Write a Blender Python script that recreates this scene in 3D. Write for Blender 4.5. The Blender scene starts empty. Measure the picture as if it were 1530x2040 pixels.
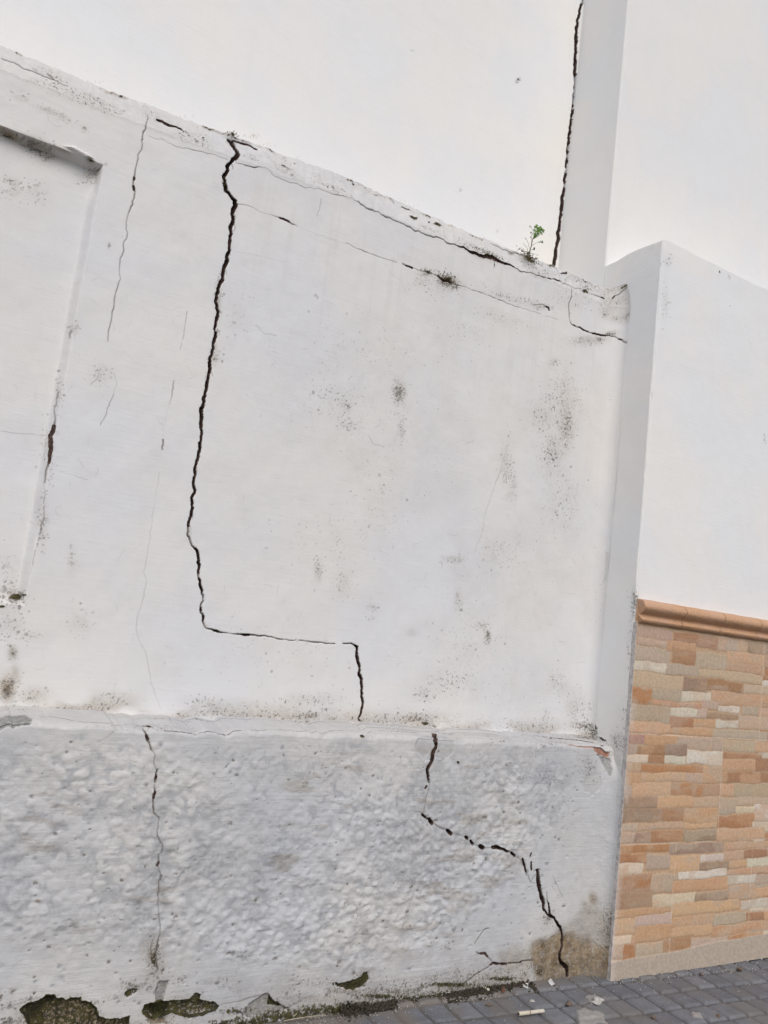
import bpy, bmesh, math, random
import numpy as np
from mathutils import Matrix, Vector
random.seed(7); rng = np.random.default_rng(11)

# ------------------------------------------------------------------ camera
CAM = np.array([0., 0., 1.5]); FPX = 1625.0
_c = np.array([765., 1020.])
def _n(v): return v/np.linalg.norm(v)
_R = np.array([3590., 1587.])-_c; _Z = np.array([2190., -10800.])-_c      # vanishing points of the wall and of the verticals
_z = _n(np.array([_Z[0], _Z[1], FPX])); _x = np.array([_R[0], _R[1], FPX]); _x = _n(_x-_z*(_x@_z)); _y = np.cross(_z, _x)
M3 = np.array([_x, _y, _z])
cam = bpy.data.cameras.new('camera'); camo = bpy.data.objects.new('camera', cam); bpy.context.scene.collection.objects.link(camo)
cam.sensor_fit = 'VERTICAL'; cam.sensor_height = 36; cam.lens = FPX/2040*36; cam.clip_start = .05; cam.clip_end = 2000
mw = Matrix.Identity(4)
for i in range(3):
    mw[i][0] = M3[i, 0]; mw[i][1] = -M3[i, 1]; mw[i][2] = -M3[i, 2]; mw[i][3] = CAM[i]
camo.matrix_world = mw
scn = bpy.context.scene; scn.camera = camo
scn.render.resolution_x = 768; scn.render.resolution_y = 1024
# ------------------------------------------------------------------ light
SUN_EL, SUN_AZ = math.radians(46), math.radians(17)     # azimuth measured from -Y (street side) toward -X
wd = bpy.data.worlds.new('World'); scn.world = wd; wd.use_nodes = True
nt = wd.node_tree; bg = nt.nodes['Background']
sky = nt.nodes.new('ShaderNodeTexSky'); sky.sky_type = 'NISHITA'; sky.sun_disc = False
sky.sun_elevation = SUN_EL; sky.sun_rotation = math.pi+SUN_AZ; sky.air_density = 1.0; sky.dust_density = 2.8; sky.ozone_density = 1.0
nt.links.new(sky.outputs[0], bg.inputs[0]); bg.inputs[1].default_value = 0.13
sl = bpy.data.lights.new('sun', 'SUN'); sl.energy = 1.26; sl.angle = math.radians(38); sl.color = (1, .978, .94)
so = bpy.data.objects.new('sun', sl); scn.collection.objects.link(so); so.location = (0, -3, 8)
sd = Vector((-math.sin(SUN_AZ)*math.cos(SUN_EL), -math.cos(SUN_AZ)*math.cos(SUN_EL), math.sin(SUN_EL)))
so.rotation_euler = sd.to_track_quat('Z', 'Y').to_euler()
scn.view_settings.view_transform = 'Standard'; scn.view_settings.look = 'None'
scn.view_settings.exposure = 0.10; scn.view_settings.gamma = 1.0

# ------------------------------------------------------------------ helpers
COL = scn.collection
def ray(px, py):
    d = M3 @ np.array([px-_c[0], py-_c[1], FPX]); return d
def on_y(px, py, Y):
    d = ray(px, py); p = CAM + d*(Y-CAM[1])/d[1]; return p
def on_x(px, py, X):
    d = ray(px, py); return CAM + d*(X-CAM[0])/d[0]
def on_z(px, py, Z=0.):
    d = ray(px, py); return CAM + d*(Z-CAM[2])/d[2]
def tag(o, label=None, cat=None, group=None, kind=None):
    if label: o['label'] = label
    if cat: o['category'] = cat
    if group: o['group'] = group
    if kind: o['kind'] = kind
    return o
def empty(name, loc=(0, 0, 0), rz=0):
    o = bpy.data.objects.new(name, None); COL.objects.link(o); o.location = loc; o.rotation_euler = (0, 0, rz); o.empty_display_size = .1
    return o
def mesh_np(name, V, F, mats, parent=None, attrs=None, smooth=True):
    used = np.unique(F); remap = np.zeros(len(V), np.int64); remap[used] = np.arange(len(used))
    V = V[used]; F = remap[F]
    me = bpy.data.meshes.new(name); nv, nf = len(V), len(F)
    me.vertices.add(nv); me.vertices.foreach_set('co', V.astype(np.float32).ravel())
    me.loops.add(nf*4); me.loops.foreach_set('vertex_index', F.astype(np.int32).ravel())
    me.polygons.add(nf); me.polygons.foreach_set('loop_start', np.arange(0, nf*4, 4, dtype=np.int32))
    me.polygons.foreach_set('use_smooth', np.full(nf, smooth))
    me.update(calc_edges=True)
    for k, a in (attrs or {}).items():
        at = me.attributes.new(k, 'FLOAT_COLOR', 'POINT'); at.data.foreach_set('color', a.reshape(-1, 4)[used].astype(np.float32).ravel())
    me.materials.append(mats)
    o = bpy.data.objects.new(name, me); COL.objects.link(o)
    if parent: o.parent = parent; o.matrix_parent_inverse = parent.matrix_world.inverted() if False else Matrix.Translation(-Vector(parent.location))
    return o
def bm_obj(name, bm, mat, parent=None, smooth=False):
    me = bpy.data.meshes.new(name); bm.to_mesh(me); bm.free(); me.materials.append(mat)
    if smooth:
        for p in me.polygons: p.use_smooth = True
    o = bpy.data.objects.new(name, me); COL.objects.link(o)
    if parent: o.parent = parent
    return o
# value noise
_T = rng.random((512, 512))
def vn(x, y, s=0):
    x = np.asarray(x)+s*17.31; y = np.asarray(y)+s*9.77
    xi = np.floor(x).astype(np.int64); yi = np.floor(y).astype(np.int64); fx = x-xi; fy = y-yi
    fx = fx*fx*(3-2*fx); fy = fy*fy*(3-2*fy)
    a = _T[xi & 511, yi & 511]; b = _T[(xi+1) & 511, yi & 511]; c = _T[xi & 511, (yi+1) & 511]; d = _T[(xi+1) & 511, (yi+1) & 511]
    return (a*(1-fx)+b*fx)*(1-fy)+(c*(1-fx)+d*fx)*fy
def fbm(x, y, s=0, o=4):
    r = 0; a = .5; t = 0
    for i in range(o): r = r+a*vn(x*2**i, y*2**i, s+i*3); t += a; a *= .5
    return r/t
def sst(a, b, x): t = np.clip((x-a)/(b-a), 0, 1); return t*t*(3-2*t)

class Grid:
    """A dense plaster sheet: u runs along it, v climbs its profile; relief and stain masks are kept per vertex."""
    CH = dict(speck=('ma', 0), moss=('ma', 1), tan=('ma', 2), crack=('ma', 3), grey=('mb', 0), brick=('mb', 1), conc=('mb', 2), hair=('mb', 3))
    def __init__(s, u, v, mp):
        s.u = u; s.v = v; s.mp = mp; s.U, s.W = np.meshgrid(u, v, indexing='ij')
        s.d = np.zeros_like(s.U); s.b0 = s.d; s.ma = np.zeros(s.U.shape+(4,)); s.mb = np.zeros(s.U.shape+(4,))
    def freeze(s): s.b0 = s.d.copy()
    def ch(s, n): a, i = s.CH[n]; return getattr(s, a)[..., i]
    def win(s, u0, u1, v0, v1):
        i0, i1 = np.searchsorted(s.u, [u0, u1]); j0, j1 = np.searchsorted(s.v, [v0, v1])
        return slice(max(0, i0-1), i1+1), slice(max(0, j0-1), j1+1)
    def stroke(s, pts, depth=.04, dark=1., jit=1.0, seed=0, wmul=1.0, g=.0026, ch='crack', gap=0.0, edge=True):
        """crack through photo points (x, y, width in photo pixels); gap = share of it that is closed"""
        r = np.random.default_rng(seed+int(pts[0][0])*7+int(pts[0][1]))
        P = []
        for p in pts:
            u, v, k = s.mp(p[0], p[1]); P.append((u, v, (p[2] if len(p) > 2 else 1.2)*k*wmul*.86))
        Q = []
        for a, b in zip(P[:-1], P[1:]):
            L = math.hypot(b[0]-a[0], b[1]-a[1]); n = max(1, int(L/.007))
            for i in range(n):
                t = i/n; Q.append((a[0]+(b[0]-a[0])*t, a[1]+(b[1]-a[1])*t, a[2]+(b[2]-a[2])*t))
        Q.append(P[-1]); Q = np.array(Q); n = len(Q)
        am = np.clip(.0016+Q[:, 2]*.16, 0, .0034)*jit; o_ = r.uniform(0, 300); k_ = np.arange(n)
        Q[:, 0] += am*((vn(k_*.23+o_, k_*0)-.5)*2.6+(vn(k_*.61+o_, k_*0+7)-.5)*1.5+(r.random(n)-.5)*.5)
        Q[:, 1] += am*((vn(k_*.27+o_, k_*0+13)-.5)*2.0+(vn(k_*.57+o_, k_*0+19)-.5)*1.2+(r.random(n)-.5)*.5)
        Q[:, 2] *= (.62+.40*vn(k_*.35+o_, k_*0+31)+.26*r.random(n))*(.72+.56*vn(k_*.09+o_, k_*0+43))
        gp = fbm(np.arange(n)*.35, np.zeros(n), seed+5, 2)
        C = s.ch(ch); Hc = s.ch('hair')
        for i in range(n-1):
            a, b = Q[i], Q[i+1]; w = (a[2]+b[2])/2
            if gap and gp[i] < gap: w *= .35
            R = w/2+g*1.5
            si, sj = s.win(min(a[0], b[0])-R, max(a[0], b[0])+R, min(a[1], b[1])-R, max(a[1], b[1])+R)
            U = s.U[si, sj]; V = s.W[si, sj]
            dx, dy = b[0]-a[0], b[1]-a[1]; LL = dx*dx+dy*dy+1e-12
            t = np.clip(((U-a[0])*dx+(V-a[1])*dy)/LL, 0, 1); d = np.hypot(U-a[0]-t*dx, V-a[1]-t*dy)
            cov = np.clip((w/2+g*.5-d)/g, 0, 1)*min(1, w/g*1.15+.2)
            Hc[si, sj] = np.maximum(Hc[si, sj], cov*dark)
            if w > .0068: C[si, sj] = np.maximum(C[si, sj], np.clip((w/2+g*.6-d)/g, 0, 1)*dark)
            dd = depth*min(1, (w/.010)**1.6)*(dark if dark < .8 else 1)
            s.d[si, sj] = np.maximum(s.d[si, sj], s.b0[si, sj]+cov**2*dd)
    def blob(s, ch, px, py, rx, ry, v=1., rot=0., p=1.0):
        u, w, k = s.mp(px, py); e = .5
        ca, sa = math.cos(math.radians(rot)), math.sin(math.radians(rot))
        a = s.mp(px+ca*e, py+sa*e); b = s.mp(px-sa*e, py+ca*e)
        J = np.array([[(a[0]-u)/e*rx, (b[0]-u)/e*ry], [(a[1]-w)/e*rx, (b[1]-w)/e*ry]]); K = np.linalg.pinv(J)
        hu = 2.4*np.abs(J[0]).sum(); hv = 2.4*np.abs(J[1]).sum()
        si, sj = s.win(u-hu, u+hu, w-hv, w+hv); U = s.U[si, sj]-u; V = s.W[si, sj]-w
        q = (K[0, 0]*U+K[0, 1]*V)**2+(K[1, 0]*U+K[1, 1]*V)**2
        C = s.ch(ch); C[si, sj] = np.maximum(C[si, sj], v*np.exp(-(q**p)))
        if ch == 'speck':       # mildew dots
            Hc = s.ch('hair'); r = np.random.default_rng(int(px*3+py)); n = int(min(900, 8+rx*ry*v*.16))
            # dots gather along wandering threads as mildew does
            a_ = r.normal(size=(n, 2))*.62; pick = r.random(n) < .5; a_[pick] = np.round(a_[pick]*2.5)/2.5+r.normal(size=(pick.sum(), 2))*.10
            c_, s_ = math.cos(math.radians(rot)), math.sin(math.radians(rot))
            for (x_, y_), sz, st_ in zip(a_, r.gamma(2., .0007, n)+.0006, r.uniform(.15, 1., n)**1.6*min(1, .35+v*.6)):
                cu = u+J[0, 0]*x_+J[0, 1]*y_; cv = w+J[1, 0]*x_+J[1, 1]*y_; R_ = sz*2+.004; ii, jj = s.win(cu-R_, cu+R_, cv-R_, cv+R_)
                if ii.start >= ii.stop or jj.start >= jj.stop: continue
                dd = np.hypot((s.U[ii, jj]-cu)*r.uniform(.7, 1.3), (s.W[ii, jj]-cv)*r.uniform(.7, 1.3)); Hc[ii, jj] = np.maximum(Hc[ii, jj], st_*np.clip((sz+.0016-dd)/.0022, 0, 1))
    def poly(s, pts, jit=.006, sc=40., seed=3, soft=0.):
        P = [s.mp(*p[:2])[:2] for p in pts]; us = [p[0] for p in P]; vs = [p[1] for p in P]; m = jit*2+soft
        si, sj = s.win(min(us)-m, max(us)+m, min(vs)-m, max(vs)+m); U = s.U[si, sj].copy(); V = s.W[si, sj].copy()
        U0, V0 = U.copy(), V.copy()
        U += (fbm(U0*sc, V0*sc, seed, 4)-.5)*4*jit; V += (fbm(U0*sc, V0*sc, seed+20, 4)-.5)*4*jit
        ins = np.zeros(U.shape, bool); dm = np.full(U.shape, 9.)
        for (x1, y1), (x2, y2) in zip(P, P[1:]+P[:1]):
            c = ((y1 > V) != (y2 > V)); xx = (x2-x1)*(V-y1)/((y2-y1) if abs(y2-y1) > 1e-9 else 1e-9)+x1
            ins ^= c & (U < xx)
            dx, dy = x2-x1, y2-y1; t = np.clip(((U-x1)*dx+(V-y1)*dy)/(dx*dx+dy*dy+1e-12), 0, 1)
            dm = np.minimum(dm, np.hypot(U-x1-t*dx, V-y1-t*dy))
        sd_ = np.where(ins, dm, -dm)
        return (si, sj), sd_
    def faces(s):
        nu, nv = len(s.u), len(s.v); I = np.arange(nu*nv).reshape(nu, nv)
        return np.stack([I[:-1, :-1], I[1:, :-1], I[1:, 1:], I[:-1, 1:]], -1)      # (nu-1, nv-1, 4)

# ------------------------------------------------------------------ materials
class N:
    def __init__(s, name, rough=.8):
        s.m = bpy.data.materials.new(name); s.m.use_nodes = True; s.t = s.m.node_tree; s.b = s.t.nodes['Principled BSDF']
        s.b.inputs['Roughness'].default_value = rough; s.b.inputs['Specular IOR Level'].default_value = .25
        s.geo = s.t.nodes.new('ShaderNodeTexCoord').outputs['Object']
    def lk(s, a, b): s.t.links.new(a, b)
    def put(s, sock, v):
        if isinstance(v, bpy.types.NodeSocket): s.lk(v, sock)
        else: sock.default_value = v if not (isinstance(v, tuple) and len(v) == 3 and sock.type == 'RGBA') else v+(1,)
    def noise(s, scale, detail=3, rough=.55, stretch=None, dist=0):
        n = s.t.nodes.new('ShaderNodeTexNoise'); n.inputs['Scale'].default_value = scale; n.inputs['Detail'].default_value = detail
        n.inputs['Roughness'].default_value = rough; n.inputs['Distortion'].default_value = dist; c = s.geo
        if stretch:
            mp = s.t.nodes.new('ShaderNodeMapping'); mp.inputs['Scale'].default_value = stretch; s.lk(c, mp.inputs[0]); c = mp.outputs[0]
        s.lk(c, n.inputs['Vector']); return n.outputs['Fac']
    def vor(s, scale, feat='F1'):
        n = s.t.nodes.new('ShaderNodeTexVoronoi'); n.feature = feat; n.inputs['Scale'].default_value = scale; s.lk(s.geo, n.inputs['Vector']); return n
    def math(s, op, a, b=None, c=None, clamp=False):
        n = s.t.nodes.new('ShaderNodeMath'); n.operation = op; n.use_clamp = clamp
        for i, v in enumerate((a, b, c)):
            if v is not None: s.put(n.inputs[i], v)
        return n.outputs[0]
    def rng(s, v, a, b, c=0., d=1., smooth=True):
        n = s.t.nodes.new('ShaderNodeMapRange'); n.interpolation_type = 'SMOOTHSTEP' if smooth else 'LINEAR'
        for i, x in enumerate((v, a, b, c, d)): s.put(n.inputs[i], x)
        return n.outputs[0]
    def mix(s, f, a, b):
        n = s.t.nodes.new('ShaderNodeMix'); n.data_type = 'RGBA'; s.put(n.inputs['Factor'], f); s.put(n.inputs[6], a); s.put(n.inputs[7], b); return n.outputs[2]
    def attr(s, name):
        n = s.t.nodes.new('ShaderNodeAttribute'); n.attribute_name = name; q = s.t.nodes.new('ShaderNodeSeparateColor'); s.lk(n.outputs['Color'], q.inputs[0])
        return q.outputs[0], q.outputs[1], q.outputs[2], n.outputs['Alpha'], n.outputs['Color']
    def bump(s, h, dist, strength=1., prev=None):
        n = s.t.nodes.new('ShaderNodeBump'); n.inputs['Distance'].default_value = dist; n.inputs['Strength'].default_value = strength; s.lk(h, n.inputs['Height'])
        if prev: s.lk(prev, n.inputs['Normal'])
        return n.outputs[0]
    def out(s, col, nrm=None, rough=None):
        s.put(s.b.inputs['Base Color'], col)
        if nrm: s.lk(nrm, s.b.inputs['Normal'])
        if rough is not None: s.put(s.b.inputs['Roughness'], rough)
        return s.m

def plaster(name, base, warm, cool, vary=.5, bumpd=.0012):
    k = N(name, .85)
    sp, mo, ta, cr, _ = k.attr('ma'); gr, br, co, ha, _ = k.attr('mb')
    lo = k.noise(1.7, 4); c = k.mix(k.rng(lo, .35, .65), warm, cool)
    mid = k.noise(9, 5, .6); c = k.mix(k.rng(mid, .4, .75, 0, .35*vary), c, tuple(x*.86 for x in base))
    drip = k.noise(16, 4, .6, stretch=(1, 1, .09)); c = k.mix(k.rng(drip, .52, .78, 0, .30*vary), c, (base[0]*.88, base[1]*.87, base[2]*.83))
    brush = k.noise(60, 3, .6, stretch=(.12, 1, 1.6)); c = k.mix(k.rng(brush, .5, .8, 0, .28*vary), c, tuple(x*.8 for x in base))
    # rare stray specks everywhere
    n0 = k.noise(150, 2, .5); c = k.mix(k.rng(n0, .755, .80, 0, .55), c, (.3, .29, .27))
    # grey smudges, scuffs and painted-in shade
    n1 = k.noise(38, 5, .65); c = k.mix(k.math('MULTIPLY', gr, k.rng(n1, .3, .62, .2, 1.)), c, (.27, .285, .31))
    # bare cement
    n2 = k.noise(70, 5, .7); cc = k.mix(k.rng(n2, .3, .7), (.17, .175, .18), (.37, .37, .355)); c = k.mix(co, c, cc)
    # damp brown stain; also shade painted in brown
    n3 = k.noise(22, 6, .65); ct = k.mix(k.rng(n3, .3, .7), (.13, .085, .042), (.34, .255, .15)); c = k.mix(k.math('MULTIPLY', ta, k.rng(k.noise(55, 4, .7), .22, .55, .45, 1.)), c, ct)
    # brick
    cb = k.mix(k.rng(n2, .3, .7), (.25, .085, .05), (.50, .2, .12)); c = k.mix(br, c, cb)
    # mildew specks: threshold falls as the density mask rises
    n4 = k.noise(190, 3, .6); n5 = k.noise(75, 4, .62); nn = k.math('MAXIMUM', n4, k.math('MULTIPLY', n5, 1.02))
    th = k.math('SUBTRACT', .70, k.math('MULTIPLY', sp, .27))
    f = k.math('MULTIPLY', k.rng(nn, th, k.math('ADD', th, .07)), k.math('MULTIPLY', k.math('ADD', sp, .04), 4.0, clamp=True), clamp=True)
    c = k.mix(k.math('MULTIPLY', f, .8), c, k.mix(k.rng(mid, .4, .6), (.10, .085, .065), (.17, .165, .16)))
    c = k.mix(k.math('MULTIPLY', sp, .22), c, (.36, .31, .25))
    # moss
    n6 = k.noise(90, 4, .7); fm = k.rng(k.math('ADD', mo, k.math('MULTIPLY', k.math('SUBTRACT', n6, .5), 1.5)), .3, .55)
    fm = k.math('MULTIPLY', fm, k.rng(mo, .02, .15)); cm = k.mix(k.rng(k.noise(45, 5, .7), .35, .65), (.018, .016, .010), (.075, .068, .025)); cm = k.mix(k.rng(k.noise(240, 3, .7), .64, .74, 0, .5), cm, (.22, .19, .13)); c = k.mix(fm, c, cm)
    c = k.mix(k.math('MULTIPLY', ha, .92), c, (.07, .055, .043))
    c = k.mix(k.rng(cr, .03, .3), c, k.mix(k.rng(n5, .4, .6), (.032, .019, .015), (.10, .062, .05)))
    h = k.math('ADD', k.math('MULTIPLY', brush, .5), k.math('ADD', k.math('MULTIPLY', mid, .8), k.math('MULTIPLY', k.noise(220, 3, .6), .35)))
    nb = k.bump(h, bumpd); nb = k.bump(k.math('MULTIPLY', n6, k.math('MAXIMUM', mo, k.math('MAXIMUM', co, ta))), .006, 1., nb)
    return k.out(c, nb)
M_WALL = plaster('old_white_plaster', (.69, .685, .67), (.715, .70, .675), (.68, .685, .695))
M_PLINTH = plaster('roughcast_plaster', (.50, .50, .50), (.58, .57, .55), (.52, .53, .545), 1.1, .0036)
M_PLAIN = N('white_render'); M_PLAIN = M_PLAIN.out(M_PLAIN.mix(M_PLAIN.noise(5), (.72, .715, .70), (.78, .775, .76)))
M_HOUSE = plaster('clean_white_plaster', (.78, .775, .76), (.80, .785, .755), (.765, .775, .78), .3, .0013)

# ------------------------------------------------------------------ the cracked boundary wall
YW, YP, X0 = 3.105, 2.912, 3.101
wall = empty('boundary_wall', (0, YW, 0)); tag(wall, 'old cracked white boundary wall with rough plinth and broken plaster at its foot', 'wall')
def axis(spec):
    out = []
    for a, b, st in spec: n = max(1, int(round((b-a)/st))); out.append(np.linspace(a, b, n, endpoint=False))
    out.append(np.array([spec[-1][1]])); return np.concatenate(out)
# upper face: profile v -> (y, z); v == z on the vertical face
CB, CE = 3.345, 3.455            # cap begins; cap crest
CAPY = .040
def mp_wall(px, py):
    p = on_y(px, py, YW); k = np.linalg.norm(p-CAM)/FPX/np.linalg.norm([1])
    if p[2] > CB:
        # intersect the sloping cap plane: y = YW+(z-CB)*CAPY/(CE-CB)
        m = CAPY/(CE-CB); d = ray(px, py); t = (YW-CB*m+m*CAM[2])/(d[1]-m*d[2]); q = CAM+d*t
        return q[0], CB+(q[2]-CB)*math.hypot(1, m), k
    return p[0], p[2], k
u = axis([(-6, -.5, .1), (-.5, -.1, .01), (-.1, 3.101, .0027)])
LC = math.hypot(CE-CB, CAPY)
v = axis([(1.04, 3.30, .0027), (3.30, CB+LC+.02, .0025), (CB+LC+.02, CB+LC+.56, .03)])
G = Grid(u, v, mp_wall)
# recessed panel at the left
def panel_sd(U, W): return np.minimum(np.minimum(.384-U, 3.078-W), W-1.418)
ps = panel_sd(G.U+.004*(fbm(G.U*9, G.W*9, 2)-.5)*2, G.W+.012*(fbm(G.U*7, G.W*7, 5)-.5))
rec = np.where(G.W > 3.02, sst(-.004, .012, ps), sst(-.02, .035, ps))
side_soft = sst(-.004, .030, ps); top_hard = sst(-.003, .016, ps)
wt = sst(2.9, 3.06, G.W)
G.d += .046*(side_soft*(1-wt)+top_hard*wt)
# plaster unevenness
G.d += (fbm(G.U*1.6, G.W*1.6, 4, 3)-.5)*.012+(fbm(G.U*8, G.W*8, 6, 3)-.5)*.0042+(fbm(G.U*30, G.W*16, 9, 2)-.5)*.0012

G.freeze()
MAIN = [(458,266,8),(463,267,9),(470,279,9),(474,289,8),(469,300,9),(460,312,10),(455,322,9),(453,335,8),(449,350,8),(452,368,7),(452,378,9),(460,388,6),(469,400,7),(469,408,8),(464,425,9),(463,445,9),(458,470,9),(455,495,8),(452,515,9),(447,535,8),(442,553,7),(435,575,7),(432,592,9),(430,605,6),(434,620,7),(430,640,7),(429,655,6),(427,680,7),(424,695,6),(421,712,7),(418,735,6),(413,750,6),(411,762,7),(409,775,6),(404,800,7),(403,825,7),(402,850,7),(398,880,6),(396,905,7),(392,925,5),(389,940,6),(387,960,6),(385,990,6),(380,1020,6),(376,1045,5.5),(375,1066,4),(384,1087,4.5),(392,1098,5.5),(395,1115,6),(397,1140,5.5),(400,1165,6),(403,1185,6),(402,1210,6),(404,1235,5),(408,1246,2.5)]
G.stroke(MAIN, .05, 1, 1.25, 1, wmul=.86)
for q_ in range(26):
    i_ = int(rng.integers(3, len(MAIN)-3)); a_ = MAIN[i_]; sg = rng.choice([-1, 1]); l_ = rng.uniform(5, 15)
    G.stroke([(a_[0]+sg*2, a_[1], 2.4), (a_[0]+sg*rng.uniform(3, 6), a_[1]+l_*.5, 1.8), (a_[0]+sg*rng.uniform(1, 7), a_[1]+l_, 1)], .004, rng.uniform(.4, .9))
G.stroke([(408,1246,2),(414,1251,2.5),(430,1256,4),(440,1260,4),(455,1261,2.2),(475,1263,3),(510,1266,3),(545,1270,3),(558,1273,4),(566,1274,2),(600,1277,3),(640,1280,2.8),(668,1282,2.2)], .03, 1, 1, 2, gap=.3)
G.stroke([(684,1281,2),(700,1283,3),(711,1288,5),(711,1300,5),(715,1325,5),(718,1350,5),(721,1375,5),(722,1395,5),(721,1418,5),(715,1432,4),(722,1444,3)], .035, 1, 1, 3)
T = lambda p, w=1.2, **k: G.stroke([q if len(q) > 2 else q+(w,) for q in p], k.pop('depth', .008), k.pop('dark', .8), **k)
T([(298,210,2),(293,235,3),(286,265,3),(283,290,2.2),(275,305,2.5),(272,330,2.2),(268,360,4),(267,385,4),(262,412,4),(256,425,3),(253,440,2),(254,465,2.2),(247,490,2.2),(240,525,2.2),(237,540,1.5),(240,555,1.5),(231,585,2.2),(225,620,2.2),(219,650,2.2),(216,680,2.4)], gap=.08)
T([(298,250),(310,257),(325,256),(340,264),(355,274,1.8),(375,276,1.8),(400,283,1.8),(430,292,1.8),(455,303,2.2)])
T([(473,310,1),(498,318,3),(510,320,3),(530,322,1.2),(545,338,1.2),(575,352,1.8),(605,365,1.8),(632,370,1.4),(665,385,2.2),(700,392,1.8),(735,413,3),(750,415,1.8),(770,427,2.2),(800,440,2.2),(825,452,2.2),(850,460,2.4),(880,470,2.4),(905,480,3.5),(922,485,4),(940,494,7),(960,500,8),(985,508,10),(1000,515,6),(1020,522,4),(1035,532,4),(1060,540,3.4),(1090,549,2.6),(1108,555,3.2),(1125,561,2),(1140,568,1.4),(1165,576,1.4),(1190,584,2.2),(1203,591,3)], depth=.012)
T([(1219,593,3),(1230,590,3),(1241,583,3)])
T([(1138,568,1.8),(1138,590,2),(1132,612,2.4),(1134,630,2.4),(1138,646,2.6),(1155,653,2.4),(1175,662,3),(1195,668,3),(1213,668,2.2),(1222,672,2.4),(1230,680,2.6),(1233,690,2.2)])
T([(472,407,1.6),(490,408,1.8),(505,413),(520,422),(540,427),(568,438,3.2),(582,446,3.2),(592,451,1)])
T([(592,451),(640,470),(690,487)], .8, dark=.3)
T([(690,485,1.2),(712,495,1.8),(730,502,2.2),(765,514,1.4),(790,521,1)], gap=.3)
T([(803,525,4),(820,533,4)]); T([(820,533,1.2),(845,541,1.6),(862,545,1.6),(872,550,3),(885,558,4),(910,568,3),(930,573,2),(960,583,2),(985,593,2),(1020,607,1.6),(1055,618,1.6),(1085,628,1.2),(1112,637,1)], gap=.3)
T([(374,620,1.6),(368,650,1.6),(364,675,1.3),(358,698,1)], gap=.3, dark=.6); T([(345,758,2),(343,785,1.8),(337,805,1)], dark=.6, gap=.3); T([(337,805),(326,850),(325,880)], .8, dark=.3)
T([(325,878,3),(323,897,3)], gap=.2)
T([(318,940,.8),(308,1000,.7),(300,1060,.9),(292,1110,1.1),(287,1140,1.2),(293,1160,1.1),(285,1190,1.2),(276,1220,1),(270,1245,1.4),(275,1275,1.1),(290,1300,1.2),(296,1330,1.2),(300,1355,1),(320,1412,1)], dark=.42)
T([(205,730),(228,745),(233,760),(225,790)], 1, dark=.45, gap=.4); T([(227,785),(213,820,2),(199,846,1.6)], dark=.7, gap=.2); T([(200,733),(193,755),(178,768)], 1.4, dark=.5, gap=.45)
T([(118,778,2),(114,800,1.5),(110,830,3),(106,862,5),(99,895,6),(98,905,5),(95,930,3),(90,960,2)], gap=.1); T([(90,960,1.6),(86,1020,1.8),(87,1038,4),(80,1065,3),(68,1105,1.5),(60,1140,1.8)], gap=.42, dark=.65)
T([(143,660,3),(142,672,1.5)]); T([(0,855),(60,861),(100,864,1.6)], 1.2, dark=.5, gap=.35); T([(120,940),(150,948),(175,956,1.3)], 1, dark=.4)
T([(10,88,2),(35,97,3),(75,115,3.5),(110,130,3),(140,144,2)], gap=.2); T([(318,217,6),(340,226,5),(362,233,4),(375,240,2),(381,248,2)]); T([(466,266,4),(490,275,5),(511,285,4)])
T([(980,480,2),(1010,492,2.5),(1040,503,2),(1080,515,1.5),(1112,527,3),(1125,532,4),(1128,541,4),(1118,540,3)], gap=.2); T([(1100,522,3),(1108,531,2),(1114,545,2)], dark=.5)
T([(1015,880),(1000,930),(992,950,2),(985,970,1.4),(965,1030),(963,1055),(945,1100)], 1.2, dark=.4, gap=.3); T([(735,868),(745,885),(766,890)], 1.4, dark=.4); T([(510,650),(528,665),(550,670)], 1.4, dark=.45)
T([(465,500),(520,512),(580,524)], .9, dark=.25); T([(640,393,1.5),(636,415,1.2),(631,430,1.2)], dark=.5); T([(775,540),(800,560),(815,590)], .9, dark=.22); T([(755,1085),(760,1100),(775,1105)], 1, dark=.25)
T([(1197,1100),(1195,1130),(1192,1160)], 1.1, dark=.3); T([(655,800),(680,845),(730,865)], 1.1, dark=.2, gap=.3)
T([(1060,606,1.5),(1080,605,2),(1093,611,3),(1094,616,3)], dark=.7); T([(82,205),(95,210),(98,235),(112,250),(122,248)], 1.2, dark=.3)
# faint scuffs and paint drags
r = np.random.default_rng(77)
for i in range(260):
    x_, y_ = r.uniform(20, 1160), r.uniform(280, 1400)
    if y_ < 330+.4*x_: continue
    a_ = r.uniform(-.6, 2.2); L_ = r.uniform(5, 26); G.stroke([(x_, y_, r.uniform(.6, 1.6)), (x_+L_*.5*math.cos(a_)+r.normal()*2, y_+L_*.5*math.sin(a_)+r.normal()*2, 1.2), (x_+L_*math.cos(a_), y_+L_*math.sin(a_), .6)], .001, r.uniform(.08, .3), gap=.3)
# cut-out and chips beside the big crack
(w, sd_) = G.poly([(443,360),(451,357),(456,378),(448,380)], .001); f = sst(0, .003, sd_); G.d[w] = np.maximum(G.d[w], f*.02); G.ma[w+(1,)] = np.maximum(G.ma[w+(1,)], f)
for (px, py, rx, ry) in [(434,600,5,14),(428,690,4,10),(426,712,6,8),(413,745,4,6),(390,935,4,5),(437,560,4,8),(470,412,5,8),(376,1060,4,10),(410,1247,5,4)]:
    G.blob('tan', px, py, rx, ry, .35)
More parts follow.
